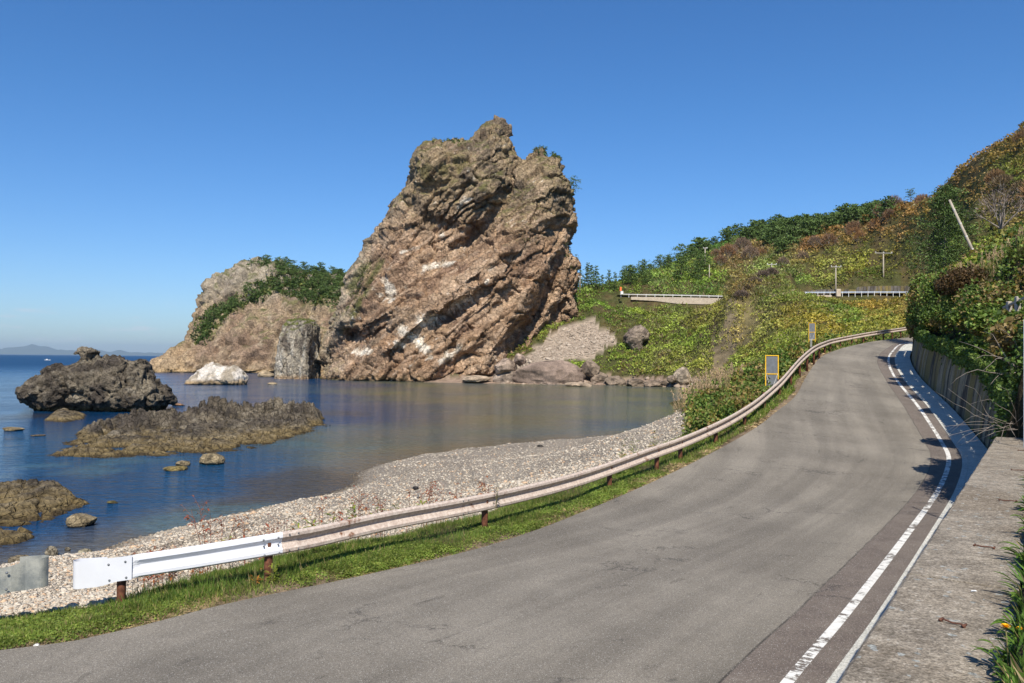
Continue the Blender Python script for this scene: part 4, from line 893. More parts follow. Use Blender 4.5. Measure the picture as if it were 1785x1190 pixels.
# --- stones: loose pebbles of the beach and the scree
def stones(name, Pp, size, col, label, cat, mat, seed=0):
    rg = np.random.default_rng(seed); n = len(Pp)
    b = np.array([(1, 0, 0), (-1, 0, 0), (0, 1, 0), (0, -1, 0), (0, 0, 1), (0, 0, -1)], float)
    V6 = b[None]*rg.uniform(0.7, 1.2, (n, 6, 1)); sc = np.stack([rg.uniform(0.8, 1.4, n), rg.uniform(0.7, 1.1, n), rg.uniform(0.35, 0.75, n)], 1)*size[:, None]*0.5
    # 14-point stones: octahedron + pushed face centres
    fo = np.array([(0, 2, 4), (2, 1, 4), (1, 3, 4), (3, 0, 4), (2, 0, 5), (1, 2, 5), (3, 1, 5), (0, 3, 5)])
    fc = V6[:, fo].mean(2); fc = fc/np.linalg.norm(fc, axis=2)[:, :, None]*rg.uniform(0.75, 0.98, (n, 8, 1))
    V = np.concatenate([V6, fc], 1)*sc[:, None]
    a = rg.uniform(0, 6.28, n); ca, sa = np.cos(a)[:, None], np.sin(a)[:, None]; tl = rg.normal(0, 0.3, n)[:, None]
    X = V[..., 0]*ca - V[..., 1]*sa; Yv = V[..., 0]*sa + V[..., 1]*ca; Zv = V[..., 2] + X*tl
    V = np.stack([X, Yv, Zv], 2) + Pp[:, None]
    fl = []
    for k, (i, j, l) in enumerate(fo): fl += [(i, j, 6+k), (j, l, 6+k), (l, i, 6+k)]
    F = (np.array(fl)[None] + (np.arange(n)*14)[:, None, None]).reshape(-1, 3)
    o = mesh_np(name, V.reshape(-1, 3), F, mat, col=np.repeat(col, 14, 0)); return tag(o, label, cat, kind='stuff')
def pick_faces(mask, n, rg, wgt=None):
    F = F0[mask & keep & ~under]
    if wgt is not None: w_ = wgt[F].mean(1); w_ /= w_.sum(); k = rg.choice(len(F), n, p=w_)
    else: k = rg.integers(0, len(F), n)
    a, b = rg.random((2, n)); f = F[k]
    p = (GV[f[:, 0]]*(1-a)[:, None]+GV[f[:, 1]]*a[:, None])*(1-b)[:, None] + (GV[f[:, 3]]*(1-a)[:, None]+GV[f[:, 2]]*a[:, None])*b[:, None]
    return p, f[:, 0]
rgs = np.random.default_rng(3)
def pebcol(n, rg):
    t = rg.random((n, 1)); c = np.array([0.37, 0.32, 0.25])*(1-t)+np.array([0.53, 0.47, 0.38])*t; r = rg.random(n) < 0.15; c[r] = c[r]*[1.0, 0.8, 0.65]; return c
vis = (GR < 90) & (GZ > 0.0) & (gpx > -60) & (gpx < 1250) & (gpy < 1120)
wv = np.where(vis, np.clip(30/GR, 0.35, 2), 0)
pp, fi = pick_faces(fb_, 90000, rgs, wv); sz = rgs.gamma(1.9, 0.025, len(pp)).clip(0.025, 0.3)*np.clip(GR[fi]/26, 0.7, 1.15)
wetk = np.clip(GZ[fi]/0.5, 0.35, 1)[:, None]
pp[:, 2] += sz*0.08
q = NT('pebble'); q.fin(q.val(q.attr(), q.rng(q.noise(q.coord('Pos'), 30, 4, 0.7), 0.3, 0.7, 0.7, 1.3)), 0.85, spec=0.25)
stones('pebbles', pp, sz, pebcol(len(pp), rgs)*wetk, 'pale rounded pebbles covering the beach below the guard rail', 'pebbles', MATS['pebble'], 4)
ps, fi = pick_faces(scree[F0].all(1), 22000, rgs); sz = rgs.gamma(1.3, 0.25, len(ps)).clip(0.2, 2.4); t = rgs.random((len(ps), 1))
stones('scree', ps, sz, np.array([0.24, 0.195, 0.15])*(1-t)+np.array([0.44, 0.37, 0.295])*t, 'grey-pink fan of broken scree beside the sea stack', 'scree', MATS['pebble'], 6)
lowm = low & (GZ > -0.4) & (GR < 235) & (gpx > 870)
ps, fi = pick_faces(lowm[F0].all(1), 500, rgs); sz = rgs.gamma(2.0, 0.5, len(ps)).clip(0.4, 2.6); t = rgs.random((len(ps), 1))
stones('shore_rubble', ps, sz, np.array([0.16, 0.125, 0.095])*(1-t)+np.array([0.36, 0.28, 0.21])*t, 'brown rubble along the foot of the green slope by the water', 'rubble', MATS['pebble'], 8)
# --- far mountains across the sea
def mountains():
    xs = np.linspace(-420, 340, 150); prof = np.interp(xs, [-420, -200, 0, 40, 52, 70, 84, 100, 130, 150, 165, 190, 205, 225, 260, 300, 340], [7, 4, 9, 14, 16.5, 15, 16, 10, 7, 12, 11, 6, 9.5, 6, 6.5, 4, 1.5])
    prof = prof + fbm(np.stack([xs/14, 0*xs, 0*xs], 1), 5, 4)*2.0
    D = 43000.0; V = []; F = []; rows = 9
    for i, x in enumerate(xs):
        for k in range(rows):
            t = k/(rows-1); u = 1-abs(2*t-1); h = max(prof[i], .5)*D/FPX*(math.sin(u*math.pi/2)**1.2)
            p = P(x, 617, D+(t-0.5)*6000); V.append((p[0], p[1], h*(1+0.25*float(vn(np.array([[x/9, k*0.9, 0]]), 5)[0]-.5))-5))
    for i in range(len(xs)-1):
        for k in range(rows-1): F.append((i*rows+k, i*rows+k+1, (i+1)*rows+k+1, (i+1)*rows+k))
    q = NT('far_hillside'); q.fin((0.07, 0.09, 0.055), 1.0, spec=0.0)
    o = mesh_np('mountains', np.array(V), np.array(F), q.m, smooth=True); o['kind'] = 'structure'
mountains()

# ------------------------------------------------------------------ vegetation
CMAP = [(1120, 560, .100, .118, .028), (1200, 590, .098, .125, .030), (1050, 600, .10, .13, .03), (1180, 640, .13, .135, .04), (1080, 540, .075, .11, .025), (1250, 560, .125, .12, .035), (1240, 620, .15, .145, .045),
        (1330, 560, .13, .125, .045), (1370, 600, .11, .125, .03), (1400, 540, .13, .105, .03), (1470, 545, .065, .095, .024), (1500, 530, .145, .095, .03), (1440, 575, .14, .11, .03), (1540, 560, .115, .11, .03), (1580, 540, .12, .085, .035), (1580, 575, .15, .12, .035),
        (1330, 510, .085, .10, .03), (1300, 500, .12, .08, .04), (1400, 490, .075, .10, .028), (1440, 460, .14, .14, .05), (1500, 460, .13, .125, .035), (1520, 480, .06, .08, .02), (1560, 450, .12, .11, .03), (1600, 470, .10, .10, .03), (1340, 460, .12, .14, .055),
        (1150, 495, .085, .115, .035), (1240, 495, .055, .095, .022), (1230, 470, .11, .15, .035), (1290, 450, .13, .085, .05), (1320, 430, .13, .08, .05), (1420, 430, .13, .07, .04), (1470, 400, .14, .075, .04), (1350, 400, .035, .065, .018), (1250, 415, .035, .07, .018), (1480, 375, .05, .075, .022),
        (1540, 390, .13, .07, .04), (1600, 350, .125, .068, .035), (1650, 320, .11, .07, .03), (1700, 290, .11, .065, .03), (1760, 260, .11, .07, .03), (1780, 300, .065, .075, .022), (1750, 330, .12, .075, .05), (1700, 350, .11, .08, .035), (1640, 380, .12, .085, .035),
        (1770, 380, .12, .09, .045), (1700, 400, .09, .11, .03), (1600, 410, .10, .085, .03), (1700, 430, .10, .12, .03), (1300, 640, .11, .13, .035), (1450, 600, .13, .14, .035), (1250, 690, .14, .13, .04), (1000, 540, .08, .11, .03), (960, 590, .10, .12, .03), (1280, 580, .17, .13, .06)]
cmA = np.array(CMAP)
def hillcol(px, py, seedv):
    out = np.zeros((len(px), 3))
    for i in range(0, len(px), 20000):
        d = (px[i:i+20000, None]-cmA[None, :, 0])**2 + ((py[i:i+20000, None]-cmA[None, :, 1])*1.4)**2; w = 1/(d+120)**2; out[i:i+20000] = (w@cmA[:, 2:])/w.sum(1)[:, None]
    return out
rg = np.random.default_rng(11)
def lift(n_, seed):  # random variation triple
    return n_
# shrubs covering the slopes
mh = fh_ & (GR[F0[:, 0]] > 55) & (gpx[F0[:, 0]] > 880) & (gpx[F0[:, 0]] < 1900) & (gpy[F0[:, 0]] > 150)
nov = np.ones(len(GX), bool); nov[scree] = False; nov[far_beach] = False; nov[low & (gpx < 1240)] = False
rb = np.random.default_rng(2)
nov[bare & (fbm(gp*0.35, 3, 66) > 0.12)] = False
# the upper roads stay clear
def band_clear(line_px, h):
    for (x0, y0, d0), (x1, y1, d1) in zip(line_px[:-1], line_px[1:]):
        a, b = P(x0, y0, d0), P(x1, y1, d1); d_, _ = sdl(GX, GY, np.array([a, b])); nov[(np.abs(d_) < h)] = False
band_clear([(a, y, Y+2.2) for a, y, Y in UP1], 4.3); band_clear([(a, y, Y+2.2) for a, y, Y in UP2], 4.3)
mh &= nov[F0].all(1) & (GZ[F0[:, 0]] > 0.9)
cp, fi = pick_faces(mh, 34000, rg); kU = 0.55+0.45*sst(4, 11, dU[fi]); cr_ = np.hypot(cp[:, 0], cp[:, 1]); cpx, cpy = proj(cp)
ncl = fbm(cp/[9, 9, 9], 4, 300); rad = (0.30+0.0044*cr_)*rg.uniform(0.6, 1.35, len(cp))*(1+0.5*ncl)*kU
cc = hillcol(cpx+fbm(cp/14, 3, 8)*46, cpy+fbm(cp/14, 3, 9)*30, 0)
sp_ = fbm(cp/[5, 5, 5], 4, 301); cc = cc*[2.6, 2.7, 1.85]*(1+sp_*0.7)[:, None]*rg.uniform(0.75, 1.3, (len(cp), 1)); r_ = rg.random(len(cp)); cc[r_ < 0.12] = cc[r_ < 0.12]*0.35+np.array([.16, .085, .03])*0.65; cc[(r_ > 0.84)] = cc[r_ > 0.84]*0.45+np.array([.07, .12, .025])*0.55
cc[(r_ > .12) & (r_ < .15)] = [.26, .22, .12]
nl_ = 18
u = rg.normal(size=(len(cp), nl_, 3)); u[..., 2] = np.abs(u[..., 2])*0.9-0.15; u /= np.linalg.norm(u, axis=2)[..., None]
Lq = cp[:, None]+u*rad[:, None, None]*rg.uniform(0.55, 1.0, (len(cp), nl_, 1))*[1.15, 1.15, 0.8]
sz = np.repeat(rad*0.52, nl_)*rg.uniform(0.6, 1.3, len(cp)*nl_)
V, F = quads(Lq.reshape(-1, 3), sz*.85, 0.6, nrm=u.reshape(-1, 3)*1.4, rg=rg)
colL = np.repeat(cc, nl_, 0)*rg.uniform(0.88, 1.25, (len(cp)*nl_, 1))
tag(mesh_np('hillside_shrubs', V, F, M_LEAF, col=colL), 'low green, rust and olive shrubs covering the slopes above the bay', 'shrubs', kind='stuff')
# tall grass lying over the bay-side slopes
mg = mh & (gpx[F0[:, 0]] > 1130) & (gpx[F0[:, 0]] < 1400)
gpz, fi = pick_faces(mg, 42000, rg); gl = rg.uniform(.5, 1.2, len(gpz))*np.hypot(gpz[:, 0], gpz[:, 1])/200
ld = rg.normal(0, 0.45, (len(gpz), 3)); ld[:, 2] = 1
qx_, qy_ = proj(gpz); colg = hillcol(qx_, qy_, 0)*2.1*rg.uniform(.7, 1.4, (len(gpz), 1)); colg[rg.random(len(gpz)) < .18] = [.27, .22, .12]
V, F = quads(gpz+[0, 0, 0]+ld*gl[:, None]*0.35, gl*1.5, 0.14, long=ld*4, rg=rg)
tag(mesh_np('slope_grass', V, F, M_GRASS, col=colg), 'pale long grass on the slope between the small far beach and the upper road', 'grass', kind='stuff')

# ---- trees
def pine_parts(seed, h=10.0, spread=3.2, npad=24, per=28, leaf=0.55, tr=0.16, lean=0.0, base=0.3, dens=1.0, cone=0.6, aspect=0.45):
    r = np.random.default_rng(seed); mb = MB(); px_ = np.cumsum(r.normal(0, 0.04*h/6, 8)) + lean*np.linspace(0, 1, 8)**1.5*h; py_ = np.cumsum(r.normal(0, 0.04*h/6, 8))
    tz = np.linspace(-0.4, h*0.95, 8); mb.tube(list(zip(px_, py_, tz)), list(np.linspace(tr, tr*0.2, 8)), 7)
    Pc = []; S = []; Cc = []; Nn = []
    for k in range(npad):
        f = base + (1-base)*(k+r.random())/npad; a = k*2.4+r.uniform(-.5, .5); prof = (1-f)**cone*(0.55+0.45*math.sin(min(1, (f-base)/(0.25))*math.pi/2))
        ln = spread*max(prof, 0.10)*r.uniform(0.55, 1.1); bx = np.interp(f*h, tz, px_); by = np.interp(f*h, tz, py_)
        b0 = np.array([bx, by, f*h*0.97]); b1 = b0+[math.cos(a)*ln, math.sin(a)*ln, r.uniform(0.0, 0.22)*ln+0.1]
        mb.tube([b0, (b0+b1)/2+[0, 0, -0.04*ln], b1], [tr*.35*(1-f*.6), tr*.25*(1-f*.6), tr*.1], 5, False)
        nn = int(per*(0.5+ln/spread)*dens); t = r.uniform(0.25, 1.08, nn); q = b0+(b1-b0)*t[:, None]+r.normal(size=(nn, 3))*np.array([1, 1, 0.36])*(0.17*spread*(0.45+0.55*ln/spread))
        Pc.append(q); S.append(r.uniform(.6, 1.2, nn)*leaf); sh = r.uniform(0.65, 1.3, (nn, 1))*r.uniform(0.7, 1.3); Cc.append(np.array([[.085, .135, .034]])*sh); Nn.append(np.tile([0, 0, 1.2], (nn, 1)))
    V, F = quads(np.vstack(Pc), np.concatenate(S), aspect, nrm=np.vstack(Nn), rg=r)
    return mb, V, F, np.vstack(Cc)
M_BARK = plain('pine_bark', (0.13, 0.095, 0.07), 0.9, 0, 6, 0.4, 0.05)
M_GBARK = plain('grey_bark', (0.22, 0.19, 0.165), 0.9, 0, 6, 0.3, 0.05)
def make_tree(name, parts, mat, bark, label, cat, group):
    mb, V, F, c = parts; root = empty(name, (0, 0, 0), label, cat, group); mb.build('trunk', bark, root, smooth=True); mesh_np('crown', V, F, mat, root, col=c); return root
def place_all(protos, places, label, group=None):
    """places: (x, y, z, scale, rotation); every tree is its own object with its own trunk and crown"""
    used = set()
    for i, (x, y, z, s, rz) in enumerate(places):
        k = i % len(protos); o = protos[k] if k not in used else copy_tree(protos[k]); used.add(k)
        o.location = (x, y, z); o.scale = (s, s, s*(1+0.1*math.sin(i*1.7))); o.rotation_euler = (0, 0, rz); o['label'] = label if isinstance(label, str) else label[i]
        if group: o['group'] = group
def pts_in(poly, n, rg, mind=0, V=None, ok=None, px=None, py=None):
    if V is None: V, px, py, ok = GV, gpx, gpy, (GR > 60) & (GZ > 1)
    m = np.where(inpoly(px, py, poly) & ok)[0]; m = rg.permutation(m); out = []
    for i in m:
        p = V[i]
        if all((p[0]-q[0])**2+(p[1]-q[1])**2 > mind**2 for q in out): out.append(p)
        if len(out) >= n: break
    return out
rgt = np.random.default_rng(42)
# ridge forest
pr = [make_tree('pine_tree', pine_parts(100+i, 8, 4.8, 20, 34, 1.15, base=0.10, cone=0.22), M_NEEDLE, M_BARK, 'x', 'pine tree', 'x') for i in range(5)]
forest = [(1195, 440), (1215, 420), (1290, 392), (1400, 376), (1500, 368), (1530, 362), (1550, 372), (1500, 386), (1440, 398), (1400, 415), (1365, 432), (1345, 424), (1330, 416), (1290, 412), (1250, 418), (1225, 440)]
fp = pts_in([(x, y+8) for x, y in forest], 190, rgt, 4.5)
place_all(pr, [(p[0], p[1], p[2]-0.5, rgt.uniform(.55, 0.95), rgt.uniform(0, 6)) for p in fp], 'dark green pine in the dense forest along the far ridge line', 'pines of the ridge forest')
# nearer pines left of the upper road
pr = [make_tree('pine_tree', pine_parts(120+i, 9, 5.2, 24, 40, 0.8, base=0.15, cone=0.35), M_NEEDLE, M_BARK, 'x', 'pine tree', 'x') for i in range(4)]
fp = pts_in([(1088, 505), (1095, 485), (1130, 478), (1180, 462), (1215, 455), (1235, 470), (1225, 492), (1170, 492), (1130, 495)], 30, rgt, 5.0)
place_all(pr, [(p[0], p[1], p[2]-0.5, rgt.uniform(.62, 1.0), rgt.uniform(0, 6)) for p in fp], 'spreading green pine in the grove above the light-walled upper road', 'pines of the roadside grove')
pr = [make_tree('pine_tree', pine_parts(140+i, 10, 3.4, 26, 30, 0.65, base=0.08, cone=0.8), M_NEEDLE, M_BARK, 'x', 'pine tree', 'x') for i in range(3)]
small = [(1012, 503, 286, 0.8), (1024, 506, 284, 1.0), (1038, 508, 282, 1.05), (1050, 508, 286, 0.8), (1062, 508, 284, 0.85), (1073, 508, 286, 0.75), (1030, 500, 295, 1.0), (1085, 505, 300, .6)]
place_all(pr, [tuple(P(a, b, c_)-[0, 0, 1.0])+(s, i*1.3) for i, (a, b, c_, s) in enumerate(small)], 'dark conifer in the gap between the sea stack and the roadside grove', 'conifers beside the sea stack')
# headland pines
hpx, hpy = proj(HDV); hok = (HDN[:, 2] > 0.30) & (HDN[:, 1] < 0.9)
pr = [make_tree('pine_tree', pine_parts(160+i, 8.5, 5.2, 20, 36, 1.0, base=0.10, cone=0.25), M_NEEDLE, M_BARK, 'x', 'pine tree', 'x') for i in range(4)]
hp = pts_in([(462, 462), (520, 468), (600, 476), (605, 520), (540, 522), (490, 505), (440, 525), (395, 548), (360, 580), (342, 582), (350, 550), (400, 520), (450, 490)], 85, rgt, 3.6, HDV, hok, hpx, hpy)
place_all(pr, [(p[0], p[1], p[2]-0.8, rgt.uniform(.50, 0.85), rgt.uniform(0, 6)) for p in hp], 'green pine in the wood on the shoulder of the tan headland', 'pines on the headland')
def shrubs_on(name, V, n, px, py, poly, ok, num, rad, label, cols, seed):
    r = np.random.default_rng(seed); m = np.where(inpoly(px, py, poly) & ok)[0]
    if len(m) == 0: print('EMPTY', name); return
    k = r.choice(m, num); c0 = V[k]+n[k]*rad*0.2; u = r.normal(size=(num, 16, 3)); u /= np.linalg.norm(u, axis=2)[..., None]
    rr_ = rad*r.uniform(0.5, 1.3, (num, 1, 1)); q = (c0[:, None]+u*rr_*r.uniform(.4, 1, (num, 16, 1))).reshape(-1, 3)
    Vq, Fq = quads(q, np.repeat(rr_[:, 0, 0], 16)*0.6, 0.6, nrm=u.reshape(-1, 3), rg=r); cidx = r.integers(0, len(cols), num); c = np.repeat(np.array(cols)[cidx]*r.uniform(.6, 1.3, (num, 1)), 16, 0)*r.uniform(.7, 1.3, (num*16, 1))
    tag(mesh_np(name, Vq, Fq, M_LEAF, col=c), label, 'shrubs', kind='stuff')
GRN = [(.07, .115, .03), (.10, .15, .035), (.14, .15, .045), (.055, .09, .025)]
shrubs_on('headland_scrub', HDV, HDN, hpx, hpy, [(345, 600), (340, 575), (350, 550), (385, 530), (430, 505), (470, 475), (520, 480), (600, 485), (600, 525), (560, 535), (530, 525), (480, 508), (445, 528), (400, 550), (370, 580), (355, 605)], HDN[:, 1] < 0.3, 1300, 2.0, 'dark scrub filling the gap under the pines on the headland', GRN, 5)
shrubs_on('headland_scrub', HDV, HDN, hpx, hpy, [(425, 462), (440, 446), (465, 452), (470, 465), (455, 470)], HDN[:, 2] > -1, 26, 1.8, 'small dark scrub on the very top of the headland peak', GRN, 6)
sx, sy = proj(STV)
def on_stack(poly, num, rad, label, seed, cols=GRN, ny=0.6): shrubs_on('stack_scrub', STV, STN, sx, sy, poly, (STN[:, 1] < ny), num, rad, label, cols, seed)
on_stack([(748, 248), (765, 232), (800, 236), (815, 250), (800, 262), (780, 256)], 60, 0.9, 'green and brown scrub on the flat left shoulder of the sea stack', 7, GRN+[(.13, .08, .04)])
on_stack([(925, 262), (945, 252), (975, 262), (985, 285), (970, 275), (940, 266)], 60, 0.9, 'dark scrub along the top of the right-hand peak', 8)
on_stack([(992, 390), (985, 420), (990, 470), (1020, 480), (1012, 440)], 30, 0.9, 'dark scrub clinging to the right edge of the sea stack', 9, ny=2)
on_stack([(610, 520), (640, 455), (655, 455), (625, 520)], 60, 0.8, 'green grass tongue on the upper left flank of the stack', 10, [(.09, .12, .03), (.12, .13, .04)])
on_stack([(596, 545), (630, 510), (632, 520), (605, 560)], 45, 0.7, 'green grass tongue on the lower left flank of the stack', 12, [(.09, .12, .03), (.12, .13, .04)])
on_stack([(905, 418), (960, 405), (962, 418), (910, 428)], 25, 0.6, 'thin green ledge growth high on the right of the stack', 13, [(.12, .13, .04)])
# tree hanging from the right edge of the stack
o = make_tree('pine_tree', pine_parts(180, 9, 3.6, 16, 34, 0.6, base=0.3, cone=0.3, lean=0.1), M_NEEDLE, M_BARK, 'small windblown pine clinging to the right edge high on the sea stack', 'pine tree', None)
pp_ = P(990, 352, 262); o.location = tuple(pp_); o.rotation_euler = (0, 0.14, 0.2); o.scale = (1, 1, 1.0)
o = make_tree('pine_tree', pine_parts(181, 9, 4.5, 14, 30, 0.7, base=0.4, cone=0.3), M_NEEDLE, M_BARK, 'lone pine sticking up on the skyline of the brown right-hand hill', 'pine tree', None)
q_ = P(1588, 356, 266); o.location = (q_[0], q_[1], q_[2]); o.scale = (0.6,)*3
# brown leafless scrub trees
def scrub_parts(seed, h=4.5, w=3.4, n=900, colr=(.13, .082, .055), thick=0.07, leaf=0.8):
    r = np.random.default_rng(seed); mb = MB(); Pc = []; D = []
    for k in range(9):
        a = k*0.7+r.uniform(-.3, .3); e = r.uniform(.5, 1.35); d = np.array([math.cos(a)*math.cos(e), math.sin(a)*math.cos(e), math.sin(e)]); L_ = h*r.uniform(.6, .95); p0 = np.array([0, 0, -.3])
        pm = p0+d*L_*.5+r.normal(0, .12, 3)*h*.3; p1 = p0+d*L_+[0, 0, .2]; mb.tube([p0, pm, p1], [thick*1.3, thick*.7, thick*.25], 5, False)
        for j in range(5):
            s = r.uniform(.35, .95); q0 = p0+(p1-p0)*s; dd = d+r.normal(0, .6, 3); dd /= np.linalg.norm(dd); q1 = q0+dd*h*.3; mb.tube([q0, q1], [thick*.4, thick*.12], 4, False)
    u = r.normal(size=(n, 3)); u[:, 2] = np.abs(u[:, 2]); u /= np.linalg.norm(u, axis=1)[:, None]; q = u*[w*.5, w*.5, h*.62]*(r.uniform(.25, 1, (n, 1))**.45)+[0, 0, h*.28]
    ld = u*1.2+[0, 0, .6]; V, F = quads(q, r.uniform(.5, 1.1, n)*leaf, 0.16, long=ld*1.3, rg=r); c = np.array([colr])*r.uniform(.6, 1.5, (n, 1)); return mb, V, F, c
pr = [make_tree('bare_tree', scrub_parts(200+i, 5, 5.2, 1000, [(.20, .115, .065), (.18, .125, .09), (.22, .115, .05)][i % 3]), M_DRY, M_GBARK, 'x', 'bare tree', 'x') for i in range(4)]
belt = pts_in([(1350, 470), (1380, 440), (1440, 408), (1500, 392), (1560, 362), (1620, 340), (1620, 372), (1560, 420), (1520, 428), (1480, 425), (1430, 452), (1390, 475)], 62, rgt, 3.8) + pts_in([(1240, 440), (1280, 432), (1345, 428), (1350, 455), (1320, 468), (1250, 480)], 26, rgt, 4.0)
place_all(pr, [(p[0], p[1], p[2]-0.2, rgt.uniform(.8, 1.4), rgt.uniform(0, 6)) for p in belt], 'rust-brown leafless tree in the belt below the ridge forest', 'leafless trees of the middle slope')
pr = [make_tree('bare_tree', scrub_parts(210+i, 4, 4.4, 800, [(.19, .11, .05), (.17, .12, .065), (.15, .13, .05)][i % 3]), M_DRY, M_GBARK, 'x', 'bare tree', 'x') for i in range(3)]
belt = pts_in([(1620, 345), (1700, 292), (1785, 245), (1900, 200), (1900, 380), (1760, 370), (1700, 372), (1640, 392)], 75, rgt, 3.6)
place_all(pr, [(p[0], p[1], p[2]-0.2, rgt.uniform(.7, 1.2), rgt.uniform(0, 6)) for p in belt], 'brown autumn bush on the steep right-hand hill behind the leaning pole', 'autumn bushes of the right-hand hill')
spur = [(1345, 472, 233), (1330, 478, 231), (1316, 488, 228), (1304, 500, 226), (1292, 512, 223)]
pr = [make_tree('bare_tree', scrub_parts(220, 2.6, 3.6, 800, (.15, .11, .085)), M_DRY, M_GBARK, 'x', 'bare tree', 'x')]
place_all(pr, [tuple(P(a, b, c_)-[0, 0, 1.6])+(1.15, i*1.1) for i, (a, b, c_) in enumerate(spur)], 'greyish leafless bush in the row running down the spur', 'bushes of the spur')
o = make_tree('bare_tree', scrub_parts(230, 6.0, 7.5, 600, (.17, .13, .115), 0.10, 0.6), M_DRY, M_GBARK, 'wide grey leafless tree with visible branches on the right-hand hill', 'bare tree', None)
q_ = P(1745, 385, 112); o.location = (q_[0], q_[1], float(HT([q_[0]], [q_[1]])[0])); o.location.z = q_[2]-0.8

# near pine by the bend and its needles
o = make_tree('pine_tree', pine_parts(300, 8.2, 3.4, 56, 210, 0.25, 0.12, base=0.04, cone=0.5, aspect=0.30, lean=0.02), M_NEEDLE, M_GBARK, 'tall rough green pine standing in front of the leaning concrete pole', 'pine tree', None)
q_ = P(1645, 498, 64); o.location = tuple(q_); o.rotation_euler = (0, 0.02, 0.4)

# ---- verge grass
bd = np.random.default_rng(77)
vm = fv_ & (dL[F0[:, 0]] < 0.02) & (dL[F0[:, 0]] > -4.4) & (gpx[F0[:, 0]] > -80) & (gpx[F0[:, 0]] < 1640)
wgt = np.clip(20/GR, .25, 1.6)*sst(0.14, -0.28, dL + 0.34*fbm(gp*1.6, 4, 60))*(0.25+sst(-.35, .1, fbm(gp*.7, 4, 63)))*(0.5+0.5*sst(-4.2, -1.6, dL))*(dL < np.where(GR > 26, -0.28, 0.5))
def blades(mask, n, wg, lmin, lmax, name, label, colA, colB, dry=.08, lean=.5, asp=0.09, rscale=24, cat='grass'):
    p, fi = pick_faces(mask, n, bd, wg); R_ = np.hypot(p[:, 0], p[:, 1]); k = np.clip(R_/rscale, .8, 3)
    ln = bd.uniform(lmin, lmax, n)*np.clip(k, .8, 1.7)*(1+0.7*fbm(p*1.3, 3, 5)); ld = bd.normal(0, lean, (n, 3)); ld[:, 2] = 1; ld /= np.linalg.norm(ld, axis=1)[:, None]
    V, F = quads(p+ld*ln[:, None]*.42, ln, asp*k, long=ld*4, rg=bd); t = bd.random((n, 1)); c = np.array(colA)*(1-t)+np.array(colB)*t; c *= (1+0.5*fbm(p*0.9, 3, 6))[:, None]; c[bd.random(n) < dry] = (.32, .25, .12)
    return tag(mesh_np(name, V, F, M_GRASS, col=c), label, cat, kind='stuff')
blades(vm, 120000, wgt, .05, .16, 'verge_grass', 'bright green grass between the guard rail and the road edge', (.105, .165, .028), (.22, .26, .055), .13)
vm2 = fv_ & (dR[F0[:, 0]] < 0.7) & (dR[F0[:, 0]] > -1.4) & (gpx[F0[:, 0]] > 150)
blades(vm2, 12000, np.clip(20/GR, .25, 1.6)*(dL < -.35), .12, .28, 'tall_grass', 'longer darker grass growing under the guard rail', (.06, .12, .02), (.13, .19, .035), .06, .35, .05)
# low clover-like leaves
p, fi = pick_faces(vm & (dL[F0[:, 0]] > -1.5), 60000, bd, wgt*sst(-0.25, .25, fbm(gp*0.7, 3, 61)+.05)); R_ = np.hypot(p[:, 0], p[:, 1])
V, F = quads(p+np.stack([0*R_, 0*R_, bd.uniform(.01, .07, len(p))], 1), bd.uniform(.022, .05, len(p))*np.clip(R_/18, .9, 2.4), .8, nrm=np.tile([0, -.2, 2.0], (len(p), 1)), rg=bd)
t = bd.random((len(p), 1)); tag(mesh_np('clover', V, F, M_LEAF, col=np.array([.12, .20, .03])*(1-t)+np.array([.25, .29, .06])*t), 'low bright green leafy ground cover along the asphalt edge', 'ground cover', kind='stuff')
# dry straw by the asphalt
nm = fv_ & (dL[F0[:, 0]] > -0.5) & (dL[F0[:, 0]] < .12) & (gpx[F0[:, 0]] > -50) & (gpx[F0[:, 0]] < 1500)
p, fi = pick_faces(nm, 13000, bd, np.clip(15/GR, .2, 1.5)*sst(-.1, .3, fbm(gp*.8, 3, 62)+.12)); n = len(p); R_ = np.hypot(p[:, 0], p[:, 1]); ld = bd.normal(size=(n, 3)); ld[:, 2] *= .15
V, F = quads(p+[0, 0, .02], bd.uniform(.06, .18, n)*np.clip(R_/16, .8, 2), .06*np.clip(R_/12, .8, 3), long=ld*3, rg=bd); tag(mesh_np('dry_grass', V, F, M_DRY, col=np.array([.40, .30, .16])*bd.uniform(.6, 1.2, (n, 1))), 'straw-coloured dead grass strewn along the edge of the asphalt', 'dead grass', kind='stuff')

# ---- bushy bank behind the rail on the bend
def bush_mass(name, mask, n, wg, hmax, leaf, label, cols, seed, probs=None, up=0.8, mat=None, asp=.65):
    r = np.random.default_rng(seed); p, fi = pick_faces(mask, n, r, wg); R_ = np.hypot(p[:, 0], p[:, 1])
    hh = hmax*(0.22+0.9*sst(-.45, .5, fbm(p*[.8, .8, 0], 4, seed)))*np.clip(1.0, 0, 9)
    v = r.random(n)**.5*hh; p = p+np.stack([r.normal(0, .10, n), r.normal(0, .10, n), v], 1); k = np.clip(R_/22, .7, 2.6)
    V, F = quads(p, r.uniform(.6, 1.3, n)*leaf*k, asp, nrm=np.tile([0, -.45, up], (n, 1)), rg=r)
    pn = fbm(p*[.45, .45, 0.3], 3, seed+1); ci = np.clip(((pn*1.4+.5)+r.normal(0, .16, n))*len(cols), 0, len(cols)-1).astype(int); c = np.array(cols)[ci]*r.uniform(.65, 1.35, (n, 1))
    return tag(mesh_np(name, V, F, mat or M_LEAF, col=c), label, 'bushes', kind='stuff')
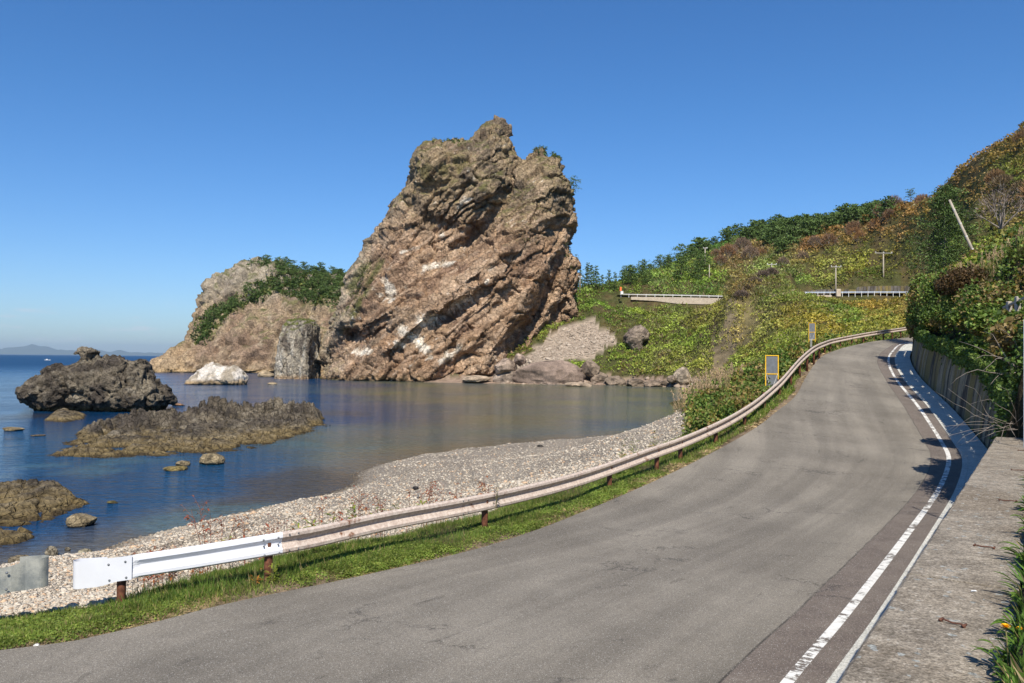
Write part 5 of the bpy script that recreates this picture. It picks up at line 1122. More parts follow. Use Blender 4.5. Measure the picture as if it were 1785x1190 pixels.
bm_ = (fh_ | fv_ | fb_) & (dR[F0[:, 0]] < -0.5) & (dR[F0[:, 0]] > -17) & (gpx[F0[:, 0]] > 1192) & (gpx[F0[:, 0]] < 1600) & (GR[F0[:, 0]] < 110)
bush_mass('bank_bushes', bm_, 70000, np.clip(45/GR, .3, 2)*sst(1192, 1225, gpx), 1.05, .10, 'mixed yellow-green and rusty bushes behind the guard rail on the bend', [(.09, .15, .03), (.15, .21, .04), (.21, .24, .055), (.24, .18, .05), (.28, .21, .09), (.14, .19, .04)], 500)
# ---- vines over the right-hand wall and bank
vb = fh_ & (((farW & (dF > 0.3))[F0[:, 0]]) | ((dK > 1.5)[F0[:, 0]] & ~nearW[F0[:, 0]]) | (nearW & (oW > 1.9) & (sW > 9))[F0[:, 0]]) & (GR[F0[:, 0]] < 100) & (GR[F0[:, 0]] > 12) & (gpx[F0[:, 0]] > 1570) & (gpx[F0[:, 0]] < 2150)
VC = [(.07, .115, .028), (.11, .18, .038), (.15, .23, .05), (.20, .27, .065), (.17, .24, .055), (.26, .21, .06), (.27, .20, .09)]
o = bush_mass('vines', vb, 110000, np.clip(30/GR, .35, 1.6), 1.15, .10, 'dense green kudzu vines and brambles over the bank above the tall retaining wall', VC, 520, up=1.2)
rv = np.random.default_rng(9); n = 26000; k = rv.integers(0, len(ft)-1, n); t = rv.random(n)[:, None]; base = ft[k]*(1-t)+ft[k+1]*t; nn = Wn[far_i][k]
prog = np.interp(ac_f[k], [0, 3, 8, 20, ac_f[-1]], [.95, .7, .35, .22, .3])
hang = prog*(0.35+0.9*sst(-.3, .4, fbm(base*[1.1, 1.1, .3], 4, 12))); dn = rv.random(n)**1.2*hang*1.0; p = base - nn*(0.10+0.42*dn/2+rv.uniform(-.05, .28, n))[:, None] - np.stack([0*dn, 0*dn, dn-0.55*rv.random(n)], 1)
V, F = quads(p, rv.uniform(.06, .12, n)*np.clip(p[:, 1]/26, .8, 2), .8, nrm=-nn*1.2+[0, -.4, .5], rg=rv); ci = rv.integers(0, 5, n)
tag(mesh_np('hanging_vines', V, F, M_LEAF, col=np.array(VC)[ci]*rv.uniform(.6, 1.3, (n, 1))), 'fringe of vines hanging over the face of the tall retaining wall', 'vines', kind='stuff')

# bulky growth hiding the end of the bank above the bend
def mass(name, boxes, n, leaf, cols, label, seed, up=.8):
    r = np.random.default_rng(seed); Q = []
    for (px, py, Y, rx, rz) in boxes:
        c0 = P(px, py, Y); u = r.normal(size=(n, 3)); u /= np.linalg.norm(u, axis=1)[:, None]; Q.append(c0+u*[rx, rx, rz]*(r.random((n, 1))**.3)*(1+.25*fbm(u*2+px, 3, seed))[:, None])
    Q = np.vstack(Q); V, F = quads(Q, r.uniform(.6, 1.3, len(Q))*leaf, .7, nrm=np.tile([0, -.5, up], (len(Q), 1)), rg=r); ci = np.clip(((fbm(Q*.9, 3, seed)*1.3+.5)+r.normal(0, .2, len(Q)))*len(cols), 0, len(cols)-1).astype(int)
    return tag(mesh_np(name, V, F, M_LEAF, col=np.array(cols)[ci]*r.uniform(.6, 1.3, (len(Q), 1))), label, 'bushes', kind='stuff')
mass('bank_end_bushes', [(1600, 568, 49, .7, .8), (1604, 550, 50, .9, 1.2), (1606, 525, 50, .9, 1.1), (1612, 503, 50, .9, 1.0), (1626, 530, 48, 1.2, 1.5), (1630, 552, 46, 1.0, .8), (1635, 500, 49, 1.2, 1.0), (1650, 520, 46, 1.4, 1.4), (1660, 490, 46, 1.2, .8), (1655, 548, 42, .9, .8), (1690, 552, 37, .9, .7), (1690, 525, 39, 1.3, 1.2), (1725, 565, 31, .8, .6), (1720, 530, 34, 1.3, 1.1), (1765, 580, 25, .8, .7), (1778, 640, 21, .5, .6), (1790, 600, 20, .8, .8)], 2100, .155, VC, 'bulky leafy growth crowning the tall retaining wall right where the road disappears', 31)
mass('dry_brown_bush', [(1668, 492, 38, .9, .65), (1690, 484, 38, .9, .6), (1650, 498, 40, .6, .5)], 1500, .13, [(.10, .065, .03), (.14, .085, .04), (.075, .06, .03)], 'dry dark brown bush in the middle of the vine-covered bank', 32, .3)

# ------------------------------------------------------------------ guard rails
def rusty():
    q = NT('rusty_galvanised'); v = q.coord('Pos'); n1 = q.noise(v, 1.7, 8, 0.75); n2 = q.noise(v, 14, 5, 0.7); n3 = q.noise(v, 45, 3, 0.8); n4 = q.noise(v, 5, 6, 0.8)
    c = q.mix(q.rng(n2, 0.35, 0.65), (0.40, 0.325, 0.275), (0.56, 0.485, 0.42)); c = q.mix(q.math('MULTIPLY', q.rng(n3, 0.52, 0.66), 0.55), c, (0.27, 0.15, 0.085))
    c = q.mix(q.rng(q.math('ADD', n1, q.math('MULTIPLY', n4, 0.6)), 0.86, 1.0), c, (0.15, 0.058, 0.025)); c = q.mix(q.math('MULTIPLY', q.rng(n2, 0.64, 0.72), 0.6), c, (0.55, 0.40, 0.18))
    return q.fin(c, 0.75, q.bump(n3, 0.002), spec=0.3)
M_RUST = rusty()
M_RPOST = plain('rusty_post', (0.15, 0.058, 0.032), 0.85, 0, 14, 0.4, 0.004)
M_WHITE = plain('white_enamel', (0.62, 0.635, 0.67), 0.35, 0, 3, 0.03)
M_BOLT = plain('steel_bolt', (0.23, 0.24, 0.25), 0.45, 0.6, 20, 0.2)
def galv():
    q = NT('dull_galvanised'); v = q.coord('Pos'); n1 = q.noise(v, 3, 7, 0.7); n2 = q.noise(v, 60, 3, 0.7)
    c = q.mix(q.rng(n1, 0.35, 0.65), (0.20, 0.215, 0.21), (0.40, 0.40, 0.35)); c = q.val(c, q.rng(n2, 0.3, 0.7, 0.9, 1.1)); return q.fin(c, 0.5, metal=0.25)
M_GALV = galv()
RTc = cr(RT, 10); RTn = perp(RTc); RTa = arc(RTc); rtpx, rtpy = proj(RTc)
def at_s(s, line=None, a=None):
    line = RTc if line is None else line; a = RTa if a is None else a
    return np.array([np.interp(s, a, line[:, k]) for k in range(3)])
def nrm_s(s): v = np.array([np.interp(s, RTa, RTn[:, k]) for k in range(3)]); return v/np.linalg.norm(v)
def s_of_px(px): return float(np.interp(px, rtpx, RTa))
WPROF = [(-.35, .0), (-.345, .018), (-.318, .052), (-.27, .056), (-.225, .012), (-.19, -.012), (-.16, -.012), (-.125, .012), (-.08, .056), (-.032, .052), (-.005, .018), (0, 0)]
def beam(s0, s1, step, amt=lambda s: 1.0, dz=0.0):
    mb = MB(); ss = np.arange(s0, s1, step); ss = np.append(ss, s1); m = len(WPROF)*2; V = []
    for s in ss:
        p = at_s(s); n = nrm_s(s); k = amt(s)
        pr = [(z, (d*k + 0.03*(1-k))) for z, d in WPROF]; pr = pr + [(z, d-0.005) for z, d in pr[::-1]]
        V += [p + n*(d+dz) + [0, 0, z] for z, d in pr]
    F = [(i*m+j, i*m+(j+1) % m, (i+1)*m+(j+1) % m, (i+1)*m+j) for i in range(len(ss)-1) for j in range(m)] + [tuple(range(m-1, -1, -1)), tuple((len(ss)-1)*m+j for j in range(m))]
    return mb.add(V, F)
def plate(plan, ztop, zbot, th=0.005):
    """bent plate standing on a plan polyline"""
    mb = MB(); plan = np.array(plan); t = np.gradient(plan[:, :2], axis=0); t /= np.linalg.norm(t, axis=1)[:, None]; n = np.stack([t[:, 1], -t[:, 0]], 1); V = []
    for i, p in enumerate(plan):
        for (dx, z) in ((0, zbot[i]), (0, ztop[i]), (-th, ztop[i]), (-th, zbot[i])): V.append((p[0]+n[i, 0]*dx, p[1]+n[i, 1]*dx, z))
    m = 4; F = [(i*m+j, i*m+(j+1) % m, (i+1)*m+(j+1) % m, (i+1)*m+j) for i in range(len(plan)-1) for j in range(4)] + [(3, 2, 1, 0), tuple(len(V)-4+j for j in range(4))]
    return mb.add(V, F)
def bolt(p, n, parent, r=0.017):
    mb = MB(); n = np.array(n); mb.tube([p, p+n*0.006, p+n*0.006, p+n*0.012, p+n*0.014], [r, r, r*.72, r*.66, r*.3], 10); return mb.build('bolt', M_BOLT, parent, smooth=False)
def post(s, root, mat, off=-0.075, r=0.066, zt=-0.03):
    p = at_s(s); n = nrm_s(s); g = p + n*off; mb = MB(); mb.tube([g-[0, 0, 1.3], g+[0, 0, zt-0.02], g+[0, 0, zt]], [r, r, r*.85], 14)
    mb.box(p+n*(off*0.45)-[0, 0, 0.175], (0.05, 0.07, 0.2), ax=[[-n[1], n[0], 0], [n[0], n[1], 0], [0, 0, 1]]); return mb.build('post', mat, root, smooth=True)
def end_sleeve(front, root, mat, bolts_at, hz=0.40, rad=0.11, back=0.30, side=-1):
    """front: top edge points from the tip inward along the rail"""
    front = np.array(front); d = front[1]-front[0]; d = d[:2]/np.linalg.norm(d[:2]); n = np.array([d[1], -d[0]])*side   # n: away from the road
    plan = []; zt = []; zb = []
    tip = front[0]
    for k in range(5): q = tip[:2]+n*2*rad+d*back*(1-k/4); plan.append((q[0], q[1])); zt.append(tip[2]); zb.append(tip[2]-hz)
    for k in range(1, 12):
        a = math.pi*k/12; q = tip[:2]+n*rad+n*rad*math.cos(a)-d*rad*math.sin(a); plan.append((q[0], q[1])); zt.append(tip[2]); zb.append(tip[2]-hz)
    for i, p in enumerate(front): plan.append((p[0], p[1])); zt.append(p[2]-(0 if i < 1 else 0)); h = hz + (0.36-hz)*sst(0.35, 0.75, np.array([i/(len(front)-1)]))[0]; zb.append(p[2]-h)
    return plate(plan, zt, zb).build('end_sleeve', mat, root, smooth=False)
sA, sB, sT = s_of_px(229), s_of_px(491.5), s_of_px(140)
g = empty('guard_rail', tuple(at_s(sA)-[0, 0, .75]), 'new bright white guard rail section with a rounded end sleeve, beside the shingle', 'guard rail')
def adopt(o, root):
    if o.parent is None: o.parent = root
    o.matrix_parent_inverse = Matrix.Translation(-Vector(root.location)); return o
adopt(beam(sA-0.05, sB, 0.06, lambda s: float(sst(sA+0.0, sA+0.17, np.array([s]))[0])).build('beam', M_WHITE, None, smooth=False), g)
fr = [at_s(s)+nrm_s(s)*0.062+[0, 0, 0.005] for s in np.linspace(sT, sA+0.02, 12)]
adopt(end_sleeve(fr, None, M_WHITE, None, 0.405, 0.10, 0.34), g)
for bx, by, off in [(191, 982, .062), (220, 977, .062), (193, 1009, .062), (222, 1004, .062), (459, 940, .056), (484, 936, .056), (460, 951.5, .03), (484.5, 948, .03), (461, 966, .056), (486, 962, .056)]:
    s = s_of_px(bx); p = at_s(s); n = nrm_s(s); tpx, tpy = proj(p[None]); dz = (by-tpy[0])/FPX*p[1]; adopt(bolt(p+n*off-[0, 0, dz], n, None), g)
for x in (211, 470): adopt(post(s_of_px(x), None, M_RPOST), g)
s_all = [s_of_px(850), s_of_px(1067), s_of_px(1149), s_of_px(1190)]; s = s_all[-1]+3.0
while s < RTa[-1]-0.5: s_all.append(s); s += 3.6
g2 = empty('guard_rail', tuple(at_s(sB)-[0, 0, .75]), 'old rusty pink-grey guard rail along the outer side of the bend', 'guard rail')
s = sB+0.004
while s < RTa[-1]-0.3:
    e = min(s+4.0, RTa[-1]); adopt(beam(s, e-0.003, 0.25, dz=0.0).build('beam', M_RUST, None, smooth=False), g2)
    for dz_ in (-.05, -.3):
        for q_ in (0.1, 0.25): pt = at_s(s+q_); adopt(bolt(pt+nrm_s(s+q_)*0.054+[0, 0, dz_], nrm_s(s+q_), None, 0.014), g2)
    s = e
for s in s_all: adopt(post(s, None, M_RPOST), g2)
tag(g2, kind=None)
# galvanised end of the rail coming in from the left
lf_top = [P(69, 973, 11.25), P(45, 977, 11.2), P(20, 986, 11.1), P(0, 990.5, 11.05), P(-60, 1004, 10.9), P(-200, 1036, 10.6), P(-330, 1062, 10.3)]
g3 = empty('guard_rail', tuple(lf_top[3]-[0, 0, .75]), 'dull grey galvanised end of a guard rail at the left edge of the picture', 'guard rail')
tip = lf_top[0]; d_ = (lf_top[3]-tip)[:2]; d_ /= np.linalg.norm(d_); n_ = np.array([-d_[1], d_[0]]); n_ = n_ if n_[1] > 0 else -n_
plan = []; zt = []; zb = []
for k in range(5): q_ = tip[:2]+n_*.2+d_*.26*(1-k/4); plan.append(q_); zt.append(tip[2]+.0); zb.append(tip[2]-.41)
for k in range(1, 12): a = math.pi*k/12; q_ = tip[:2]+n_*.1+n_*.1*math.cos(a)-d_*.1*math.sin(a); plan.append(q_); zt.append(tip[2]); zb.append(tip[2]-.41)
for i, p in enumerate(lf_top): plan.append(p[:2]); zt.append(p[2]); zb.append(p[2]-(.41 if i < 2 else .36))
adopt(plate(plan, zt, zb).build('end_sleeve', M_GALV, None), g3)
gn = np.array([-n_[0], -n_[1], 0])
for bx, by in ((12, 998), (11, 1027)): adopt(bolt(P(bx, by, 11.04)+gn*0.005, gn, None, .02), g3)
mb = MB(); pg = lf_top[4]+[0, .1, 0]; mb.tube([pg-[0, 0, 1.2], pg-[0, 0, .04]], .066, 12); adopt(mb.build('post', M_RPOST, None), g3)

# ------------------------------------------------------------------ boards with yellow frames behind the rail
M_YEL = plain('yellow_paint', (0.72, 0.43, 0.03), 0.5, 0, 12, 0.15); M_GREY = plain('grey_board', (0.135, 0.145, 0.155), 0.5, 0, 6, 0.15); M_STEEL = plain('pale_steel', (0.55, 0.53, 0.50), 0.5, 0.2, 10, 0.15)
def board(loc, rz, label, scale=1.0):
    r = empty('warning_board', tuple(loc), label, 'sign board', 'yellow-framed boards behind the rail', rz); w, h = 0.60, 1.72
    for x in (-w/2, w/2): MB().box((x, 0, h/2+.1), (0.05, 0.035, h+.2), bev=.006).build('frame_post', M_YEL, r)
    m = MB(); m.box((0, 0, h+.175), (w-.052, 0.033, 0.045)); m.box((0, 0, .88+.1), (w-.052, 0.033, 0.045)); m.box((0, 0, .22), (w-.052, .033, .045)); m.build('crossbars', M_YEL, r)
    for z0, z1 in ((1.005, 1.868), (.245, .955)): MB().box((0, 0.012, (z0+z1)/2+.0), (w-.07, 0.006, z1-z0-.005)).build('panel', M_GREY, r)
    for x in (-1, 1): m = MB(); m.tube([(x*w*.46, -.03, 1.0), (-.02*x-.06, -.10, .0)], .014, 6); m.build('brace', M_STEEL, r)
    m = MB(); m.tube([(-.05, -.1, -.5), (-.05, -.1, .3)], .03, 8); m.tube([(-.16, -.06, -.5), (-.16, -.06, .3)], .022, 8); m.build('stake', M_STEEL, r)
    r.scale = (scale,)*3; return r
b1 = P(1345.5, 684, 36.5); board(b1-[0, 0, .05], -0.18, 'larger nearer yellow-framed grey board with crossed pale braces, behind the rail', .92)
b2 = P(1415.5, 596, 52); board(b2, -0.18, 'smaller farther yellow-framed grey board just behind the sharp bend of the rail', .66)

# ------------------------------------------------------------------ poles
M_CPOLE = plain('concrete_pole', (0.34, 0.30, 0.24), 0.85, 0, 3, 0.15)
M_INS = plain('porcelain', (0.75, 0.75, 0.73), 0.4)
def pole(px, ytop, ybot, Y, r, label, arm=1.8, sub=2.0, lean=None):
    b = P(px, ybot, Y); t = P(px, ytop, Y); H = t[2]-b[2]+sub; root = empty('utility_pole', (b[0], b[1], b[2]-sub), label, 'utility pole')
    MB().tube([(0, 0, 0), (0, 0, H)], [r*1.25, r*.85], 12).build('pole', M_CPOLE, root, smooth=True)
    if arm:
        MB().box((0, -r-.04, H-.35), (arm, .09, .12)).build('crossarm', M_STEEL, root)
        for x in (-arm*.46, arm*.46, 0.0 if arm > 2.2 else arm*.3): m = MB(); m.tube([(x, -r-.04, H-.28), (x, -r-.04, H-.15), (x, -r-.04, H+.05)], [.05, .12, .08], 8); m.build('insulator', M_INS, root)
    return root
pole(1540, 439, 492, 246, .20, 'tallest grey utility pole with a wide crossarm above the dark-walled upper road', 5.4)
pole(1457, 463, 512, 243.5, .19, 'grey utility pole with a short crossarm rising beside the concrete block on the upper road', 3.2)
pole(1345, 459, 474, 236, .17, 'short utility pole with a crossarm on top of the grassy spur', 2.8)
pole(1229, 431, 466, 298, .2, 'pale utility pole among the trees above the light-walled upper road', 1.6)
pole(1236.5, 461, 490, 285, .17, 'thin white pole without crossarm on the bank above the light-walled upper road', 0)
pole(1011, 481, 500, 262, .12, 'tiny thin pole on the saddle next to the right foot of the sea stack', 1.0)
a_, b_2 = P(1655, 348, 60.5), P(1712, 472, 59.5); root = empty('utility_pole', tuple(b_2), 'old concrete pole leaning far to the left behind the near pine', 'utility pole'); d_ = a_-b_2
MB().tube([-d_*.25, d_], [.125, .085], 14).build('pole', M_CPOLE, root, smooth=True)
m = MB()
for k in (.15, .3, .48, .66, .85): m.tube([d_*k-d_/np.linalg.norm(d_)*.04, d_*k+d_/np.linalg.norm(d_)*.04], (.122-.037*k)+.008, 12)
m.build('steel_bands', M_STEEL, root)

# ------------------------------------------------------------------ upper roads
def strip(name, line, ztop, zbot, th, mat, root=None, off=0.0):
    pts = np.array([P(*q) for q in line]); t = np.gradient(pts[:, :2], axis=0); t /= np.linalg.norm(t, axis=1)[:, None]; n = np.stack([t[:, 1], -t[:, 0], 0*t[:, 0]], 1); V = []
    for i, p in enumerate(pts):
        a = p+n[i]*off; zt_ = P(line[i][0], ztop[i], a[1])[2]; zb_ = P(line[i][0], zbot[i], a[1])[2]; b = a-n[i]*th
        V += [(a[0], a[1], zb_), (a[0], a[1], zt_), (b[0], b[1], zt_), (b[0], b[1], zb_)]
    F = [(i*4+j, i*4+(j+1) % 4, (i+1)*4+(j+1) % 4, (i+1)*4+j) for i in range(len(pts)-1) for j in range(4)] + [(3, 2, 1, 0), tuple(len(V)-4+j for j in range(4))]
    return mesh_np(name, np.array(V), F, mat, root)
M_DWALL = concrete('dark_streaked_concrete', (0.10, 0.095, 0.09), (0.17, 0.155, 0.14), True); M_PWALL = concrete('pale_stone_wall', (0.40, 0.33, 0.25), (0.52, 0.44, 0.34), False)
xs = [1398, 1430, 1460, 1490, 1530, 1570, 1625]; yd = [246, 245, 244, 242.6, 241, 239, 236]
tag(strip('retaining_wall', list(zip(xs[:4], [510]*4, yd[:4])), [507, 504.5, 504, 504.5], [516]*4, 1.2, M_DWALL), 'low grey retaining wall behind the white railing, left part of the upper road', 'wall')
tag(strip('retaining_wall', list(zip([1489, 1496, 1530, 1570, 1625], [510]*5, [242.5, 242.2, 240.6, 239, 235.6])), [507, 499.5, 498, 498, 497], [516]*5, 1.2, M_DWALL), 'tall dark streaked retaining wall under the shrubs along the upper road', 'wall')
def up_road(name, line, w, z=0.0):
    pts = np.array([P(*q) for q in line]); n = perp(pts); ribbon(name, [pts-n*w, pts-n*w*.5, pts+n*0.4], M_ASPH)
up_road('road', UP1, 6.0); up_road('road', UP2, 5.5)
def far_rail(line, label, wpx, pipe, step=2.0, hh=0.85):
    pts = np.array([P(*q) for q in line]); a = arc(pts); root = empty('guard_rail', tuple(pts[0]), label, 'guard rail')
    c = cr(pts, 8); ca = arc(c)
    def at2(s): return np.array([np.interp(s, ca, c[:, k]) for k in range(3)])
    ss = np.linspace(0, ca[-1], 60); o = MB()
    nn_ = perp(np.array([at2(s) for s in ss]))
    for i in range(len(ss)-1):
        p0, p1 = at2(ss[i]), at2(ss[i+1]); u = (p1-p0)/np.linalg.norm(p1-p0); o.box((p0+p1)/2+nn_[i]*.5+[0, 0, hh-.17], (np.linalg.norm(p1-p0)*1.001, .06, .34), ax=[u, [-u[1], u[0], 0], [0, 0, 1]])
    adopt(o.build('beam', pipe, None), root)
    for s in np.arange(.3, ca[-1], step): p = at2(s); i = int(np.searchsorted(ss, s))-1; q_ = p+nn_[max(i, 0)]*.57; m = MB(); m.tube([q_-[0, 0, .9], q_+[0, 0, hh+.05]], .075, 8); adopt(m.build('post', M_INS, None), root)
    return root
M_BRAIL = plain('bluish_white_rail', (0.40, 0.46, 0.56), 0.45, 0.1, 2, 0.1)
far_rail([(1402, 513.5, 241), (1450, 513.3, 239.5), (1500, 513, 237), (1560, 513, 235), (1622, 513.5, 231)], 'white-posted guard rail in front of the dark wall on the upper road', 5, M_BRAIL, 1.75)
far_rail([(1082, 516, 275), (1110, 516.8, 272), (1150, 517.4, 269), (1210, 518.6, 265), (1272, 520, 260)], 'pale guard rail on top of the light retaining wall of the upper road', 5, M_STEEL, 3.0)
tag(strip('retaining_wall', [(1100, 518, 270), (1140, 518, 267.5), (1180, 518, 264), (1225, 519, 261), (1262, 520, 258)], [517, 517.4, 517.8, 518.6, 519.5], [522, 524, 529, 530, 529], 1.0, M_PWALL), 'light tan retaining wall holding the upper road above the green slope', 'wall')
tag(strip('retaining_wall', [(1402, 515, 240.2), (1425, 515, 239.6), (1450, 515, 239)], [514, 514, 514], [518, 520, 517], .8, M_PWALL), 'short pale wall under the left end of the white-posted railing', 'wall')
p = P(1461, 512, 238.5); m = MB(); m.box(p+[0, 0, .3], (1.35, 1.0, 2.3), bev=.08); tag(m.build('concrete_block', M_PWALL), 'tan concrete block at the foot of a pole on the upper road', 'block')
# roadside sign and box on the saddle
p = P(1082, 513, 270); r = empty('road_sign', tuple(p), 'small orange sign on a post at the end of the upper road', 'sign'); M_OR = plain('orange_paint', (0.75, 0.16, 0.04), 0.5); MB().tube([(0, 0, -1), (0, 0, 2.4)], .05, 8).build('post', M_STEEL, r)
m = MB(); m.box((0, -.07, 1.9), (.62, .04, 1.3), bev=.01); m.build('plate', M_OR, r)
p = P(1084, 510.5, 269); m = MB(); m.box(p+[0, 0, .1], (.9, .5, .95), bev=.05); m.box(p+[0, 0, .6], (1.0, .6, .08)); tag(m.build('cabinet', M_INS), 'white roadside cabinet under the orange sign', 'cabinet')

# ------------------------------------------------------------------ fence and pole at the right edge
M_FPOST = plain('weathered_fence_post', (0.33, 0.30, 0.26), 0.85, 0, 9, .2)
r = empty('fence', tuple(P(1770, 545, 18)), 'weathered concrete post-and-rail fence half buried in vines at the right edge', 'fence')
for px, yt, Y in ((1759, 525, 29), (1774, 516.5, 27.5), (1796, 506, 26)):
    t_ = P(px, yt, Y); m = MB(); m.box(t_-[0, 0, .5], (.16, .16, 1.0), bev=.02); adopt(m.build('post', M_FPOST, None), r)
for dz in (-.10,):
    a, b = P(1750, 529, 29.9)+[0, 0, dz*1.5], P(1800, 505, 25.7)+[0, 0, dz*1.5]; m = MB(); m.tube([a, b], .055, 8); adopt(m.build('rail', M_FPOST, None), r)
t_, b_ = P(1786, 556, 15.2), P(1786, 760, 15.2); m = MB(); m.tube([b_-[0, 0, .3], t_-[0, 0, .03], t_], [.02, .02, .012], 10); tag(m.build('marker_pole', M_INS), 'slim white pole standing at the right edge beside the wall end', 'pole')
# thorny dry stems by the end of the near wall
def twigs(loc, n, L_, seed, label, mat=M_GBARK, r=.006):
    g_ = np.random.default_rng(seed); m = MB()
    for k in range(n):
        a = g_.uniform(2.2, 4.4); p = np.array(loc)+g_.normal(0, .12, 3)*[1, 1, .3]; d = np.array([math.cos(a), math.sin(a)*.6, g_.uniform(-.1, .9)]); pts = [p]
        for j in range(6): d = d+g_.normal(0, .22, 3)+[0, 0, -.10]; p = p+d/np.linalg.norm(d)*L_/6; pts.append(p)
        m.tube(pts, list(np.linspace(r, r*.35, 7)), 5)
    return tag(m.build('bramble_stems', mat, smooth=True), label, 'stems')
twigs(P(1760, 742, 16.2), 16, 1.3, 3, 'tangle of dry bramble stems at the far end of the near wall')
twigs(P(1775, 650, 18.2), 8, 1.5, 4, 'pale bare stems arching out of the vines at the right edge', r=.011)

# ------------------------------------------------------------------ iron staples, crack, small plants on the near wall
M_IRON = plain('rusty_iron', (0.10, 0.045, 0.03), .9, 0, 40, .4, .003)
SURF = ZT+.004
def wallpt(px, py): return PZ(px, py, SURF)
lbl = ['nearest rusty iron staple set flat in the wall top', 'second rusty iron staple from the front, beyond the crack in the wall top', 'third rusty iron staple, its end under the leafy weed', 'fourth rusty iron staple, a thin bar far along the wall top', 'farthest rusty iron staple near the end of the wall top']
for i, (x0, y0, x1, y1) in enumerate([(1641, 1081, 1681, 1092), (1699, 951, 1733, 956), (1742, 872, 1772, 874), (1763, 819, 1792, 821), (1775, 785, 1800, 787)]):
    a, b = wallpt(x0, y0), wallpt(x1, y1); u = (b-a)/np.linalg.norm(b-a); v_ = np.array([-u[1], u[0], 0]); m = MB(); n0 = 7; pts = [a+(b-a)*t+np.array([0, 0, .006+.003*math.sin(t*9+i)]) for t in np.linspace(0, 1, n0)]
    m.tube(pts, .0055, 7)
    for e in (a, b): m.tube([e-v_*.022+[0, 0, .006], e+v_*.022+[0, 0, .009]], [.009, .008], 8); m.tube([e-[0, 0, .02], e+[0, 0, .012]], .008, 8)
    tag(m.build('iron_staple', M_IRON, smooth=True), lbl[i], 'iron staple', 'iron staples in the wall top')
M_PAPER = plain('white_scrap', (.75, .75, .73), .6)
p = wallpt(1697, 1030); m = MB(); m.add([p+np.array(q)*.01 for q in ((-2.3, -.8, .1), (-.4, -1.2, .35), (2.3, -.6, .15), (1.9, .9, .5), (-.9, 1.1, .3))], [(0, 1, 2, 3, 4)]); m.add([p+np.array(q)*.01-[0, 0, .002] for q in ((-2.3, -.8, .1), (-.4, -1.2, .35), (2.3, -.6, .15), (1.9, .9, .5), (-.9, 1.1, .3))], [(4, 3, 2, 1, 0)])
tag(m.build('litter', M_PAPER), 'tiny white scrap lying on the wall top by the crack', 'litter')
def leafgeo(m, base, d, L_, w, g_, droop=.5, n=6, fold=.25):
    d = np.array(d, float); d /= np.linalg.norm(d); side = np.cross(d, [0, 0, 1]); side /= (np.linalg.norm(side)+1e-9); p = np.array(base, float); V = []
    for i in range(n+1):
        t = i/n; ww = w*(math.sin(math.pi*min(1, t*.93+.07))**.8)*(1 if i < n else .02); up_ = np.cross(side, d); V += [p-side*ww/2+up_*ww*fold, p, p+side*ww/2+up_*ww*fold]; p = p+d*L_/n; d = d-np.array([0, 0, droop/n*(0.5+t)]); d /= np.linalg.norm(d)
    F = []
    for i in range(n): F += [(i*3, i*3+1, i*3+4, i*3+3), (i*3+1, i*3+2, i*3+5, i*3+4)]
    m.add(V, F)
def leafmat(name, c1, c2, tr=.3):
    q = NT(name); v = q.coord('Pos'); n1 = q.noise(v, 6, 3); n2 = q.noise(v, 60, 3); c = q.mix(q.rng(n1, .35, .65), c1, c2); c = q.val(c, q.rng(n2, .3, .7, .8, 1.2)); q.fin(c, .5, spec=.3)
    t_ = q.n('ShaderNodeBsdfTranslucent'); q.l(q.mix(1.0, c, (1.0, 1.1, .5), 'MULTIPLY'), t_.inputs[0]); ms = q.n('ShaderNodeMixShader'); ms.inputs[0].default_value = tr; q.l(q.b.outputs[0], ms.inputs[1]); q.l(t_.outputs[0], ms.inputs[2]); q.l(ms.outputs[0], q.out.inputs[0]); return q.m
M_WEED = leafmat('weed_leaf', (.075, .15, .022), (.15, .24, .04)); M_YLEAF = leafmat('yellow_green_leaf', (.16, .22, .03), (.32, .33, .05)); M_RLEAF = leafmat('red_leaf', (.30, .055, .025), (.22, .10, .03), .25); M_STEM = plain('plant_stem', (.14, .13, .05), .7); M_RSTEM = plain('reddish_stem', (.17, .06, .035), .7)
M_YFLOW = plain('yellow_petal', (.85, .48, .01), .6); M_STRAW = plain('straw', (.42, .33, .18), .8); M_PLUME = foliage('seed_plume', .3, .2, .8)
def weed(loc, seed, n, L_, label, name='weed', h=.25, mat=None, group=None, lean=(-.35, -.05)):
    g_ = np.random.default_rng(seed); root = empty(name, tuple(loc), label, 'weed', group); m = MB(); st = MB()
    for k in range(n):
        a = g_.uniform(0, 6.28); z = g_.uniform(0, h)*g_.random()**.5; r_ = g_.uniform(0, .06); d = [math.cos(a)+lean[0], math.sin(a)+lean[1], g_.uniform(.2, 1.1)]
        leafgeo(m, (math.cos(a)*r_+lean[0]*z, math.sin(a)*r_+lean[1]*z, z), d, L_*g_.uniform(.6, 1.25), L_*g_.uniform(.17, .27), g_, g_.uniform(.5, 1.6))
    for k in range(4): a = g_.uniform(0, 6.28); st.tube([(0, 0, -.05), (lean[0]*h*.5+math.cos(a)*.03, lean[1]*h+math.sin(a)*.03, h*.6), (lean[0]*h+math.cos(a)*.07, lean[1]*h+math.sin(a)*.07, h*1.05)], [.004, .003, .0015], 5)
    m.build('leaves', mat or M_WEED, root, smooth=True); st.build('stem', M_STEM, root); return root
wl = ['bushy weed with broad pointed leaves in the lowest right corner', 'long-leaved weed right beside the larger dandelion flower', 'drooping weed over the wall edge level with the crack', 'spreading weed above the crack, its leaf tips pointing left', 'small leafy weed overhanging the third iron staple', 'weed tuft at the right edge just above the lowest corner', 'weed tuft between the dandelion and the crack at the right edge', 'weed tuft halfway between second and third staple at the right edge', 'narrow weed tuft far along the right edge of the wall top', 'rough tuft behind the lowest corner weed']
